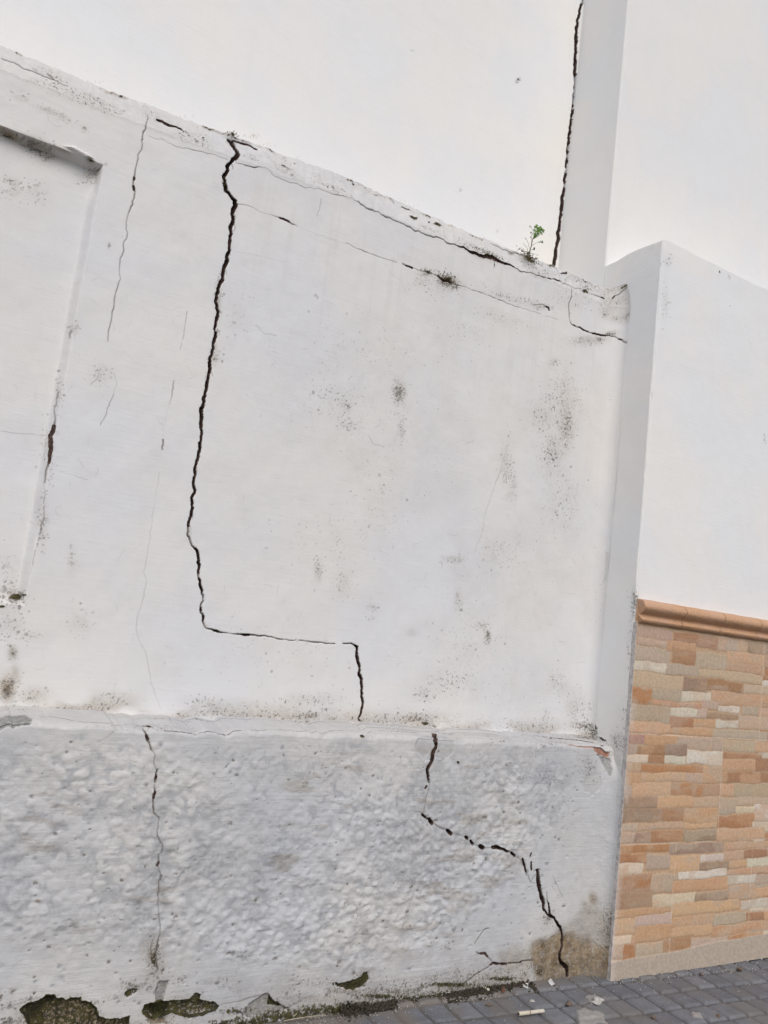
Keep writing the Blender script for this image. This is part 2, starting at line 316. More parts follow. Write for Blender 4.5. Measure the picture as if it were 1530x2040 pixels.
# soft shift of plaster level across the crack (the right side stands proud)
# stains
def st(grid, L):
    for t in L:
        ch, px, py, rx, ry, vv = t[:6]; grid.blob(ch, px, py, rx, ry, vv, t[6] if len(t) > 6 else 0)
st(G, [('speck',795,782,15,26,.85),('tan',797,780,12,18,.3),('speck',800,850,12,30,.5),('speck',660,790,50,40,.28),('speck',688,808,18,25,.5),('speck',700,848,36,14,.42),('speck',1120,800,45,60,.42),('speck',1126,850,20,55,.6),('tan',1128,830,14,60,.16),
 ('speck',1100,905,26,50,.5),('speck',1122,1000,36,70,.38),('speck',1080,830,36,36,.38),('speck',1010,930,14,50,.5),('speck',1022,965,12,36,.45),('speck',1000,1100,40,40,.32),('speck',905,1115,26,9,.5),('speck',915,1200,12,40,.4),('speck',960,1245,28,9,.5),
 ('speck',972,1268,8,20,.75),('moss',972,1266,5,14,.35),('moss',962,1246,12,4,.28),('speck',635,1135,10,24,.55),('speck',680,1160,30,40,.26),('speck',742,1212,12,10,.5),('speck',738,1232,10,8,.4),('grey',822,1260,10,7,.4),('speck',900,1360,50,36,.36),('speck',845,1385,26,20,.42),
 ('speck',620,1395,80,16,.4),('speck',618,1425,26,8,.8),('tan',618,1426,26,7,.5),('speck',830,1430,45,12,.8),('moss',848,1441,11,4,.7),('tan',820,1434,36,8,.45),('speck',400,1400,34,14,.48),('speck',430,1418,50,10,.4),('tan',385,1416,24,8,.25),('speck',1110,1360,22,30,.45),('speck',1085,1430,14,30,.45),
 ('speck',1150,1415,26,40,.45),('speck',1050,1446,60,7,.5),('speck',225,1385,30,9,.42),('speck',1160,1445,26,10,.8),('tan',25,1300,9,14,.5),('speck',25,1300,10,14,.6),('tan',14,1372,14,24,.9),('speck',15,1370,20,26,.75),('tan',30,1345,10,22,.4),('tan',70,1385,30,18,.28),('speck',60,1390,40,16,.35),
 ('speck',10,1190,40,40,.38),('moss',34,1190,13,8,.75),('moss',50,1185,8,3,.6),('moss',4,1208,9,3,.8),('speck',30,1190,24,16,.8),('speck',20,1130,24,34,.3),('speck',160,1240,24,26,.3),('speck',145,1120,10,24,.35),('speck',20,1250,28,28,.4),('speck',60,1265,30,10,.3),
 ('speck',45,180,22,14,.35),('speck',105,210,34,9,.5,20),('speck',130,225,15,12,.4),('speck',170,248,7,8,.5),('speck',25,350,20,9,.5,20),('speck',30,372,30,12,.35),('tan',70,282,46,9,.5,22),('speck',80,292,42,14,.7,24),('tan',100,300,16,12,.4),('speck',185,340,20,18,.6),('tan',186,335,14,8,.3),
 ('speck',75,370,30,30,.25),('moss',892,556,15,8,.62),('speck',893,560,24,16,.95),('tan',893,560,18,10,.5),('moss',852,541,9,3,.6,20),('speck',850,545,16,8,.7),('speck',905,572,16,8,.7),('speck',845,562,22,12,.4),('speck',1010,590,50,12,.4,20),('speck',1055,603,30,9,.45),('speck',1080,610,20,7,.6),
 ('speck',1000,632,60,18,.28,20),('speck',930,660,60,30,.22),('speck',1160,680,36,12,.5),('speck',1195,678,10,7,.7),('tan',1180,676,26,9,.3),('moss',1210,665,9,4,.4),('speck',1212,665,14,7,.7),('speck',1205,622,8,12,.6),('speck',1218,603,14,14,.4),('speck',1105,720,12,12,.55),('speck',1125,760,16,20,.45),
 ('moss',825,427,9,3.4,1,22),('moss',873,441,8,3.4,.9,22),('brick',873,441,7,3,.6,22),('moss',856,435,3,2.4,.7),('tan',1018,498,6,3,.9,22),('moss',1166,576,6,4,.9),('brick',1193,561,8,2.4,.8,28),('moss',1056,514,15,5,.75,35),('tan',1050,510,16,8,.6,28),('moss',463,268,9,3,.6,10),('tan',463,269,11,4,.6,10),
 ('moss',408,255,2.5,2,.9),('moss',965,502,26,4,.85,22),('tan',965,503,36,6,.4,22),('moss',986,520,1.6,9,.7),('moss',447,368,4,10,.5),('speck',435,600,9,36,.5),('speck',428,712,14,14,.6),('speck',440,560,8,24,.45),('speck',1150,590,60,30,.32),('speck',1180,570,40,12,.5),('speck',1140,550,30,10,.5),
 ('tan',1125,532,14,4,.5,25),('moss',565,318,10,2,.5,22),('moss',590,318,5,1.6,.5),('speck',700,366,30,6,.35,22),('speck',760,385,60,6,.4,24),('moss',808,410,16,1.8,.6,20),('moss',750,384,10,1.6,.5,24),('moss',704,364,4,2,.8),('speck',145,655,6,8,.5),('speck',98,905,12,60,.5),('speck',85,1040,10,50,.5),('speck',120,790,8,40,.4),
 ('speck',150,655,10,14,.5),('speck',218,489,4,6,.7),('speck',200,745,24,20,.35),('speck',470,630,30,40,.2),('speck',630,590,5,5,.55),('speck',720,700,120,60,.14),('speck',760,980,60,140,.16),('speck',560,1300,120,60,.12),('speck',930,1290,70,60,.22),('grey',950,1100,60,60,.08),('speck',640,1080,80,50,.18)])
# grime plus a painted shadow line under the panel head and in its corners
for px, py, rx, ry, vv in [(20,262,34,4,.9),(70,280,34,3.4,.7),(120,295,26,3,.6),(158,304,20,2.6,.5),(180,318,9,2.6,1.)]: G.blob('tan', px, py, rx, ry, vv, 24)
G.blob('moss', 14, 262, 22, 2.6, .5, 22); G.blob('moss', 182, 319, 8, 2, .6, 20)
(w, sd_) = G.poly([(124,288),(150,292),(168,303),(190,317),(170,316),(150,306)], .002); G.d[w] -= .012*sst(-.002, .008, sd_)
G.ma[..., 0] = np.maximum(G.ma[..., 0], .30*sst(.10, 0, np.abs(G.W-1.10))*(fbm(G.U*4, G.W*4, 31, 3) > .47))
dr = sst(.52, .72, fbm(G.U*34, G.W*1.6, 47, 5))*sst(2.1, 3.2, G.W)*sst(.5, 1.2, G.U); G.ma[..., 2] = np.maximum(G.ma[..., 2], .05*dr); G.ma[..., 0] = np.maximum(G.ma[..., 0], .12*dr*sst(.4, .6, fbm(G.U*9, G.W*9, 48, 3)))
gf = sst(1.17, 1.06, G.W)*sst(.33, .60, fbm(G.U*5, G.W*9, 49, 4)); G.ma[..., 2] = np.maximum(G.ma[..., 2], .42*gf); G.ma[..., 0] = np.maximum(G.ma[..., 0], .55*gf)
G.ma[..., 0] = np.maximum(G.ma[..., 0], .16*sst(.5, .62, fbm(G.U*2.2, G.W*1.5, 41, 4))*sst(.8, 1.6, G.U))
cp_ = sst(3.30, 3.36, G.W); G.mb[..., 0] = np.maximum(G.mb[..., 0], cp_*(.06+.20*fbm(G.U*5, G.W*9, 43, 3))); G.ma[..., 0] = np.maximum(G.ma[..., 0], cp_*.5*sst(.42, .68, fbm(G.U*6, G.W*12, 45, 4))); G.ma[..., 2] = np.maximum(G.ma[..., 2], cp_*.10)
cr_ = np.exp(-((G.W-(CB+LC*.93))/.010)**2)*sst(.50, .62, fbm(G.U*13, G.W*0, 46, 4)); G.ma[..., 1] = np.maximum(G.ma[..., 1], .55*cr_*sst(.45, .6, fbm(G.U*60, G.W*60, 44, 2))); G.ma[..., 2] = np.maximum(G.ma[..., 2], .5*cr_)
er_ = sst(2.85, 3.05, G.U)*sst(3.22, 3.30, G.W); G.ma[..., 0] = np.maximum(G.ma[..., 0], .6*er_*sst(.4, .6, fbm(G.U*14, G.W*14, 42, 3))); G.ma[..., 2] = np.maximum(G.ma[..., 2], .22*er_)
G.ma[..., 2] = np.maximum(G.ma[..., 2], .24*G.ma[..., 0]*sst(.4, .6, fbm(G.U*12, G.W*8, 40, 4)))
# fillet into the neighbour's side
RF = .075; q = np.clip(G.U-(X0-RF), 0, RF); fil = -(RF-np.sqrt(np.maximum(RF*RF-q*q, 0)))
G.d += fil*.8
G.d -= .005*sst(1.09, 1.05, G.W)**2
m = CAPY/(CE-CB); su = G.W-CB
Y = np.where(G.W <= CB, YW, YW+np.minimum(su, LC)*m/math.hypot(1, m)); Z = np.where(G.W <= CB, G.W, CB+np.minimum(su, LC)/math.hypot(1, m))
over = np.maximum(su-LC, 0); Y = Y+over; Z = Z+over*.06
Y = Y+sst(-.03, .03, su)*sst(.03, -.03, su)*.004
wcap = sst(3.12, 3.36, G.W)
dz = np.interp(G.u, [-6, 0, .5, .86, 1.15, 1.30, 1.36, 1.55, 1.95, 2.3, 2.6, 2.9, 3.1], [-.065, -.062, -.055, -.034, -.022, -.008, -.006, -.010, -.018, -.016, -.010, -.012, -.006])
dz = dz+(fbm(G.u*14, G.u*0, 51, 4)-.5)*.010+(fbm(G.u*50, G.u*0, 52, 3)-.5)*.012
Z = Z+dz[:, None]*wcap
nose = sst(-.05, .0, su)*sst(LC+.05, LC, su)
nz = np.where(su > 0, .5, 0.)*sst(0, .04, su)
Vv = np.stack([G.U, Y+G.d, Z-G.d*nz*(su > 0)], -1).reshape(-1, 3)
F = G.faces(); at = dict(ma=G.ma, mb=G.mb)
pc = (panel_sd(.5*(G.U[:-1, :-1]+G.U[1:, 1:]), .5*(G.W[:-1, :-1]+G.W[1:, 1:])) > -.004); cc = (G.W[:-1, :-1] > 3.352) & ~pc
mesh_np('wall_face', Vv, F[~pc & ~cc], M_WALL, wall, at)
tag(mesh_np('recessed_panel', Vv, F[pc], M_WALL, wall, at), 'sunken plaster panel with grimy head')
tag(mesh_np('coping', Vv, F[cc], M_WALL, wall, at), 'sloping weathered wall top with moss spots')
del G

# ------------------------------------------------------------------ plinth
LE = 1.047; m2 = (1.068-LE)/(YW-YP-.01)   # ledge climbs gently to the wall
def mp_pl(px, py):
    p = on_y(px, py, YP); k = np.linalg.norm(p-CAM)/FPX
    if p[2] > LE:
        d = ray(px, py); t = (LE-m2*YP-CAM[2])/(d[2]-m2*d[1]); q = CAM+d*t
        if q[1] > YP: return q[0], LE+(q[1]-YP), k
        return p[0], LE, k
    return p[0], p[2], k
u = axis([(-6, -.3, .08), (-.3, .15, .008), (.15, 3.101, .0027)])
v = axis([(-.12, 1.025, .0027), (1.025, 1.065, .0018), (1.065, LE+YW-YP+.03, .003)])
G = Grid(u, v, mp_pl)
RO = [(-900,1440),(-200,1474),(600,1486),(830,1494),(940,1490),(1060,1500),(1140,1530),(1135,1640),(1070,1690),(1020,1760),(930,1840),(860,1910),(700,1940),(400,1915),(200,1890),(0,1870),(-900,1910)]
w, sd_ = G.poly(RO, .022, 6, 3, .2); ro = np.zeros_like(G.U); ro[w] = sst(-.07, .09, sd_); ro = np.maximum(ro, .22)
H = np.zeros_like(G.U)
r = np.random.default_rng(5); n = 4200
for cx, cz, s1, s2, a, hh in zip(r.uniform(-.3, 3.0, n), r.uniform(.02, 1.03, n), r.uniform(.013, .030, n), r.uniform(.010, .022, n), r.normal(-.35, .5, n), r.uniform(.35, 1., n)**1.3):
    R = s1*1.1; si, sj = G.win(cx-R, cx+R, cz-R, cz+R); U = G.U[si, sj]-cx; V = G.W[si, sj]-cz
    ca, sa = math.cos(a), math.sin(a); q = ((U*ca+V*sa)/s1)**2+((-U*sa+V*ca)/s2)**2
    e = hh*np.clip(1-q, 0, 1)**1.25; H[si, sj] = np.maximum(H[si, sj], e)+.12*e
wv = fbm(G.U*24, G.W*24, 12, 3)
for _k in range(5): H[1:-1, 1:-1] = (H[1:-1, 1:-1]*2+H[2:, 1:-1]+H[:-2, 1:-1]+H[1:-1, 2:]+H[1:-1, :-2])/6
G.d -= ro*(np.minimum(H, 1.5)*.0046+(fbm(G.U*13, G.W*13, 12, 3)-.5)*.009+np.maximum(fbm(G.U*38, G.W*46, 15, 3)-.5, 0)*.007)*(.15+1.5*fbm(G.U*3.3, G.W*3.3, 61, 3))
G.d += (fbm(G.U*1.8, G.W*1.8, 14, 3)-.5)*.014+(fbm(G.U*9, G.W*9, 16, 3)-.5)*.006+(fbm(G.U*50, G.W*34, 19, 2)-.5)*.0012
# grey mottling, stronger in the hollows
G.mb[..., 0] = np.maximum(G.mb[..., 0], ro*.68*sst(.45, .70, fbm(G.U*4.5, G.W*4.5, 71, 4))*(1-.5*H))
G.mb[..., 0] = np.maximum(G.mb[..., 0], ro*.58*sst(.30, .0, H)*sst(.36, .60, fbm(G.U*11, G.W*11, 75, 3)))
G.ma[..., 2] = np.maximum(G.ma[..., 2], ro*.30*sst(.50, .68, fbm(G.U*7, G.W*34, 78, 4))*sst(.45, .6, fbm(G.U*3, G.W*3, 79, 2)))
for i in range(700):      # pits and paint scabs
    x = r.uniform(.2, 2.9); z = r.uniform(.05, 1.0); s_ = r.uniform(.0025, .009)*(1.7 if r.random() < .12 else 1)
    si, sj = G.win(x-s_*3, x+s_*3, z-s_*3, z+s_*3); q = ((G.U[si, sj]-x)/s_)**2+((G.W[si, sj]-z)/(s_*r.uniform(.5, 1)))**2; e = np.exp(-q**1.5)
    G.mb[si, sj, 0] = np.maximum(G.mb[si, sj, 0], e*r.uniform(.5, 1)); G.d[si, sj] += e*.002
    if r.random() < .35: G.ma[si, sj, 0] = np.maximum(G.ma[si, sj, 0], e*.9)
G.freeze()
T = lambda p, w=1.2, **k: G.stroke([q if len(q) > 2 else q+(w,) for q in p], k.pop('depth', .012), k.pop('dark', .9), **k)
T([(864,1462,11),(868,1475,9),(870,1485,8),(863,1510,8),(855,1530,8),(853,1540,6),(855,1553,5),(857,1562,3)], depth=.045)
T([(849,1567,5),(848,1571,4)]); T([(857,1562),(849,1590),(846,1620)], 1.4, dark=.35); T([(822,1615),(840,1620,2)], 1.4, dark=.5)
T([(840,1621,5),(848,1629,4),(851,1632,3)], depth=.03); T([(855,1633,5),(861,1640,6)], depth=.03); T([(866,1642,2),(885,1652,2.2)], gap=.4); T([(890,1654,4),(898,1660,7)], depth=.03); T([(898,1660,1.5),(926,1667,1.5)], dark=.45, gap=.3)
T([(926,1667,6),(933,1671,6)], depth=.03); T([(938,1675,4),(944,1682,5),(946,1684,2)], depth=.03); T([(957,1688,6),(962,1691,7)], depth=.03); T([(964,1691,1.4),(979,1688,1.4)], dark=.5)
T([(980,1687,5),(990,1690,5),(1000,1691,4),(1008,1695,6),(1013,1697,3)], depth=.03); T([(1017,1699,5),(1024,1705,5)], depth=.03); T([(1024,1705),(1036,1711)], 1.5, dark=.5)
T([(1041,1712,4),(1046,1724,5),(1048,1736,3),(1049,1744,2.5)], depth=.03); T([(1057,1699,3),(1056,1708,2)]); T([(1057,1717,3.5),(1059,1731,3.5)]); T([(1049,1744),(1056,1757),(1066,1758)], 1.4, dark=.5); T([(1062,1735,1.5),(1070,1731,3),(1076,1732,3)])
T([(1070,1733,7),(1071,1745,9),(1074,1762,9),(1078,1780,7),(1081,1797,6),(1083,1812,4)], depth=.045)
T([(1083,1812,3),(1090,1822,2.5),(1096,1826,4)], depth=.02); T([(1089,1776,1.4),(1091,1792,2),(1094,1810,4),(1096,1822,5),(1106,1834,5),(1116,1846,5),(1122,1865,5),(1121,1885,5),(1116,1903,5),(1119,1918,5),(1127,1926,6),(1131,1943,6)], depth=.03)
T([(1062,1913,2.4),(1045,1915,2.6),(1030,1918,3),(1000,1921,3.4),(982,1919,3.6),(970,1928,3),(945,1943,3),(925,1960,2.6),(918,1968,3)], depth=.02)
T([(980,1918,2),(972,1905,3.5),(968,1898,3.5),(955,1900,3),(949,1896,2.4)], dark=.7); T([(975,1849,1.6),(963,1852,2.6),(955,1866,2),(946,1880,1.6)], dark=.8, gap=.2); T([(907,1845),(903,1860)], 2, dark=.5, gap=.4)
T([(1102,1745),(1110,1765),(1122,1790)], 2, dark=.35, gap=.3)
T([(289,1449),(299,1478),(300,1493),(309,1500),(307,1520),(313,1530),(311,1556),(308,1565),(309,1578),(306,1592),(305,1606),(307,1619),(317,1629),(313,1645),(311,1663),(318,1676),(323,1684),(323,1696),(316,1700),(312,1722),(320,1740),(318,1755),(314,1780),(313,1800),(317,1830),(317,1862)], 1.9, dark=.8)
T([(857,1562),(851,1585),(848,1605),(841,1621)], 1.6, dark=.6); T([(851,1632),(866,1642),(890,1654),(926,1667),(946,1684),(957,1688),(980,1688),(1013,1697),(1024,1705),(1036,1711),(1048,1736),(1056,1757),(1070,1740)], 1.8, dark=.7)
T([(289,1449,3),(294,1462,3.4),(299,1478,3.6),(300,1493,3.4)]); T([(309,1500),(307,1520)], 1.2, dark=.4); T([(313,1530,3.5),(312,1545,4),(311,1556,3)], depth=.02); T([(308,1565,2),(309,1578,4),(306,1592,3),(305,1606,3.4),(307,1619,2.4),(317,1629,2)], gap=.1)
T([(312,1656,2.5),(311,1666,3)]); T([(312,1663),(318,1676,2.2)], dark=.7); T([(323,1684,2),(323,1696,2.4)], dark=.6); T([(316,1700),(312,1722,4)], 2, dark=.7); T([(322,1744),(320,1752)], 3, dark=.7); T([(318,1755),(313,1800)], 1.4, dark=.3)
T([(317,1862,2),(315,1876,3),(311,1890,3.4),(307,1900,3),(310,1915,3),(313,1930,2.6)]); T([(303,1876),(299,1890),(300,1905),(303,1920)], 2.5, dark=.5)
T([(435,2003),(470,1997),(505,1987),(520,1983)], 2, dark=.7, gap=.2); T([(0,2010),(40,1998),(65,1990)], 1.6, dark=.5, gap=.3)
T([(204,1476,2),(218,1462,2.6),(226,1456,2)], dark=.4)
# broken patches where the plaster has come off
def patch(pts, depth, mask, jit=.006, sc=40, seed=3, rim=0, soft=.004):
    w, sd_ = G.poly(pts, jit, sc, seed, .05); f = sst(0, soft, sd_); G.d[w] = G.d[w]*(1-.6*f)+f*depth*(.75+.5*fbm(G.U[w]*45, G.W[w]*45, seed+2, 4))
    for ch, v_ in mask.items():
        a, i = G.CH[ch]; A = getattr(G, a)[w]; A[..., i] = np.maximum(A[..., i], f*v_); getattr(G, a)[w] = A
    if rim:
        e = np.exp(-((sd_)/.004)**2)*rim; A = G.ma[w]; A[..., 1] = np.maximum(A[..., 1], e*(sd_ > -.006)); G.ma[w] = A
z6 = lambda L: [(x/3.06, 1840+y/3.06) for x, y in L]
patch(z6([(130,520),(180,482),(240,466),(280,430),(330,430),(350,455),(400,470),(430,448),(485,446),(480,472),(550,480),(590,520),(600,570),(635,592),(700,580),(780,562),(775,640),(760,700),(220,700)]), .022, dict(tan=.95, moss=.50), .004, 30, 4, rim=.9)
patch(z6([(190,480),(330,450),(340,480),(260,560),(280,700),(210,700),(140,530)]), .024, dict(moss=.62), .006, 30, 6)
patch(z6([(870,525),(880,492),(940,482),(1000,475),(1090,470),(1160,460),(1195,428),(1222,430),(1212,460),(1270,474),(1330,500),(1310,530),(1230,560),(1150,565),(1090,550),(1050,530),(1000,560),(940,588),(890,560)]), .016, dict(moss=.52, tan=.6), .003, 40, 8, rim=.8)
patch(z6([(875,520),(960,482),(1060,480),(1040,520),(1000,560),(930,580)]), .015, dict(moss=.8), .005, 40, 9)
patch(z6([(1060,500),(1170,480),(1260,500),(1230,550),(1120,545)]), .017, dict(conc=.55), .005, 40, 10)
patch(z6([(970,345),(1032,345),(1012,420),(1000,472),(942,476),(938,410)]), .007, dict(conc=.95), .002, 40, 11)
patch(z6([(755,445),(770,410),(800,398),(855,395),(830,430),(775,450)]), .008, dict(moss=.6, conc=.5), .003, 60, 12)
patch(z6([(880,590),(940,570),(1010,578),(1000,610),(940,620)]), .006, dict(tan=.9, moss=.25), .004, 60, 13)
patch([(485,2016),(498,2000),(520,1984),(533,1980),(548,1996),(566,2004),(575,2012),(540,2030),(480,2030)], .014, dict(conc=.8), .004, 50, 14, rim=.4)
patch([(536,1980),(548,1996),(570,2004),(556,2010),(536,2006)], .016, dict(moss=.75), .003, 50, 15)
patch([(-20,1427),(20,1424),(52,1426),(66,1434),(62,1446),(30,1450),(0,1453),(-20,1453)], .010, dict(conc=.9), .003, 60, 16)
patch([(838,1468),(850,1464),(880,1466),(903,1472),(907,1490),(900,1508),(886,1514),(866,1512),(848,1522),(830,1505),(828,1485)], .005, dict(conc=.12, grey=.22), .006, 40, 17)
patch([(662,1960),(690,1956),(705,1950),(718,1948),(724,1938),(735,1934),(737,1952),(722,1968),(700,1975),(680,1970)], .008, dict(moss=.75), .004, 60, 18)
patch([(1183,1488),(1200,1489),(1216,1497),(1215,1508),(1198,1506),(1186,1500)], .012, dict(brick=.75, tan=.4), .002, 60, 19)
patch([(1120,1481),(1160,1484),(1190,1487),(1184,1494),(1150,1489)], .005, dict(brick=.6), .003, 60, 20)
patch([(1187,1502),(1216,1508),(1216,1530),(1210,1545),(1205,1530),(1198,1514)], .008, dict(conc=.75), .003, 60, 21)
patch([(1168,1545),(1200,1540),(1197,1570),(1185,1590),(1168,1580),(1158,1560)], .003, dict(tan=.12), .008, 40, 22)
patch([(803,1935),(850,1930),(900,1923),(960,1948),(880,1962),(805,1975)], 0, dict(speck=.0), .003, 40, 23)
st(G, [('grey',480,1505,60,20,.35),('grey',440,1705,60,34,.8),('grey',545,1705,55,46,.8),('grey',500,1620,70,40,.4),('grey',600,1540,90,30,.4),('grey',300,1820,40,30,.3),('grey',700,1492,50,16,.5),('grey',430,1500,50,20,.4),('grey',740,1900,20,18,.5),('grey',770,1890,20,14,.35),('grey',1050,1500,40,18,.35),('grey',1080,1600,50,30,.25),
 ('conc',110,1690,36,10,.4),('conc',125,1850,18,9,.6),('conc',148,1838,8,12,.7),('conc',325,1785,10,22,.7,-8),('conc',272,1795,8,16,.6),('conc',345,1690,12,8,.45),('moss',723,1468,6,5,.8),('grey',320,1480,6,5,.9),('conc',730,1850,14,12,.5),('grey',160,1470,16,10,.5),('grey',240,1488,7,7,.6),
 ('grey',432,1716,4,4,.9),('grey',365,1781,5,5,1),('tan',75,1793,6,3,.9),('grey',720,1950,16,10,.6),('speck',720,1945,20,12,.6),
 ('speck',305,1900,16,34,.75),('moss',306,1912,8,20,.62),('tan',303,1905,12,26,.5),('grey',330,1860,16,30,.4),('speck',262,1965,24,12,.9),('moss',262,1975,12,5,.6),('speck',300,1965,26,12,.6),('speck',360,1950,20,6,.6,-20),('speck',230,1990,20,10,.5),('speck',190,1995,20,6,.6),
 ('speck',20,2005,26,10,.7),('speck',25,1975,10,8,.8),('speck',60,1990,30,6,.5),('speck',0,1985,8,8,.8),('speck',20,2035,20,10,.8),('tan',60,1880,140,50,.07),('speck',450,1960,40,20,.3),('speck',490,1905,30,20,.4),('speck',620,1960,60,20,.45),('moss',665,1960,12,5,.5),
 ('speck',690,1975,50,10,.5),('speck',600,1990,60,12,.4),('tan',640,1990,80,12,.35),('moss',470,2015,50,10,.5),('moss',760,1985,60,7,.6),('moss',900,1962,70,7,.6),('moss',1000,1950,40,6,.6),('speck',800,1975,120,12,.8),('tan',690,1975,40,10,.4),('tan',820,1950,60,10,.2),('speck',880,1945,30,14,.55),('speck',830,1960,50,10,.5),('speck',900,1880,14,6,.6),('speck',895,1890,10,4,.6),('speck',700,1850,60,40,.2),('speck',800,1800,100,40,.12),
 ('speck',640,1520,60,30,.2),('speck',1100,1560,40,30,.35),('speck',1110,1480,60,10,.5),('speck',1000,1478,60,6,.4),('speck',1170,1530,20,30,.55),('speck',1090,1830,14,14,.7),('speck',1180,1530,12,8,.7),('speck',1000,1640,24,24,.3),('grey',1120,1560,30,10,.5,-35),('moss',883,1513,5,2,.4),('moss',913,1517,3,3,.9),
 ('moss',1180,1458,14,10,.8),('moss',1195,1472,16,4,.85,25),('speck',1165,1460,34,14,.9),('tan',1170,1465,40,8,.35),('grey',840,1500,14,22,.4)])
for P_ in (z6([(60,560),(180,440),(420,420),(620,540),(860,560),(900,640),(60,700)]), z6([(840,560),(860,460),(1180,420),(1360,500),(1200,590),(960,620)]), [(560,2010),(640,1985),(760,1970),(900,1945),(1000,1930),(1060,1925),(1060,1990),(560,2060)], [(290,1880),(318,1870),(330,1960),(285,1960)]):
    w, sd_ = G.poly(P_, .012, 16, 91, .08); e = sst(-.04, .05, sd_); A = G.ma[w]; A[..., 2] = np.maximum(A[..., 2], .33*e); A[..., 0] = np.maximum(A[..., 0], .6*e); G.ma[w] = A
# the damp brown corner
w, sd_ = G.poly([(1060,1915),(1062,1880),(1095,1855),(1112,1835),(1140,1845),(1160,1862),(1200,1870),(1225,1900),(1225,2000),(1040,2000),(1075,1950)], .020, 12, 30, .1); A = G.ma[w]; A[..., 2] = np.maximum(A[..., 2], .95*sst(-.028, .045, sd_)); G.ma[w] = A; G.d[w] += .004*sst(0, .03, sd_)
w, sd_ = G.poly([(1120,1830),(1150,1812),(1172,1792),(1186,1790),(1200,1812),(1218,1850),(1220,1900),(1140,1890),(1125,1850)], .020, 12, 33, .1); A = G.ma[w]; A[..., 2] = np.maximum(A[..., 2], .42*sst(-.03, .05, sd_)); G.ma[w] = A
w, sd_ = G.poly([(985,1890),(1040,1880),(1075,1865),(1080,1930),(1020,1945),(990,1930)], .02, 12, 36, .1); A = G.ma[w]; A[..., 2] = np.maximum(A[..., 2], .46*sst(-.03, .06, sd_)); G.ma[w] = A
st(G, [('moss',1075,1938,9,12,.55),('speck',1075,1900,20,30,.5),('moss',1112,1915,30,9,.28),('speck',1198,1870,8,40,.7),('moss',1202,1880,6,36,.7),('moss',1200,1920,7,22,.6),('speck',1200,1850,14,60,.9),('moss',1120,1922,40,8,.42),('tan',1203,1850,7,60,.8),('tan',1170,1815,12,22,.5),('moss',1085,1885,12,18,.34),('tan',1180,1790,8,14,.8),('tan',1165,1800,8,6,.5),('speck',1150,1900,50,20,.35)])
# mossy foot
zb = .028+.026*sst(1.9, 1.6, G.u)+.03*fbm(G.u*6, G.u*0, 81, 4); foot = sst(1., .2, (G.W-.0)/zb[:, None])*((G.U > 1.2) & (G.U < 2.63)); G.ma[..., 1] = np.maximum(G.ma[..., 1], .55*foot)
foot2 = sst(1., .0, G.W/(.16+.1*fbm(G.u*3, G.u*0, 85, 3))[:, None]); G.ma[..., 0] = np.maximum(G.ma[..., 0], .7*foot2*sst(.35, .6, fbm(G.U*7, G.W*9, 86, 4))); G.ma[..., 2] = np.maximum(G.ma[..., 2], .16*foot2)
foot3 = sst(.33, .05, G.W)*sst(.38, .6, fbm(G.U*4, G.W*5, 88, 4)); G.mb[..., 0] = np.maximum(G.mb[..., 0], .34*foot3); G.ma[..., 2] = np.maximum(G.ma[..., 2], .14*foot3)  # patchy splash dirt that also paints the light fading toward the ground
# cracked, flaking ledge
ln = fbm(G.U*3, G.W*0, 91, 3)
led = (G.W > LE-.006); lw = G.W-LE
G.ma[..., 0] = np.maximum(G.ma[..., 0], led*(.08+.34*sst(.45, .7, fbm(G.U*3.5, G.W*18, 93, 4))))
G.ma[..., 2] = np.maximum(G.ma[..., 2], led*.07)
for s0, dens, wth in ((95, .56, .05), (96, .60, .03), (97, .58, .045)):      # long splits running with the ledge
    cen = .015+.15*((s0*37) % 10)/10+.03*fbm(G.u*2, G.u*0, s0, 3); on = sst(dens-.06, dens+.04, fbm(G.u*2.6, G.u*0, s0+7, 3))
    ll = np.exp(-((lw-cen[:, None]-.012*(fbm(G.U*22, G.U*0, s0+3, 3)-.5))/.0035)**2)*on[:, None]*led*.55; G.mb[..., 3] = np.maximum(G.mb[..., 3], ll); G.d += ll*.002
T([(75,1428,2),(120,1431,2.5),(160,1438,2.5),(200,1441,3),(245,1441,3),(290,1443,4),(298,1446,5)], gap=.35); T([(1040,1464,2),(1075,1468,3),(1110,1470,3.5),(1150,1474,4.5),(1175,1478,5),(1200,1482,5)], gap=.15); T([(860,1456,2),(900,1462,2),(960,1468,1.6),(1030,1474,1.6)], gap=.35, dark=.6)
T([(330,1452),(450,1455),(560,1457),(640,1458),(720,1459),(830,1461)], 2.4, gap=.42, dark=.9); T([(330,1420),(345,1437),(360,1444)], 1.4, dark=.5)
# lay the sheet on its rounded profile
q = np.clip(G.U-(X0-.11), 0, .11); fil = -(.11-np.sqrt(np.maximum(.11*.11-q*q, 0)))*.6*sst(1.02, .9, G.W)
G.d += fil
er = .008+.010*fbm(G.u*11, G.u*0, 101, 4)                     # chipped arris radius
s_ = G.W-LE; R = er[:, None]
Yb = np.where(s_ <= 0, YP, YP+s_); Zb = np.where(s_ <= 0, G.W, LE+m2*s_)
rr = np.clip(1-np.abs(s_)/(R*1.6), 0, 1)**2*R*.5
Yb = Yb+rr*.9; Zb = Zb-rr
wob = (fbm(G.u*4, G.u*0, 105, 3)-.5)*.014-.016*np.clip(fbm(G.u*16, G.u*0, 107, 4)-.55, 0, 1)*3+np.interp(G.u, [0, .4, .9, 1.3, 2.2, 2.7, 3.1], [.0, .004, .0, .008, .006, .004, -.002]); Zb = Zb+wob[:, None]*sst(.6, 1.0, G.W)
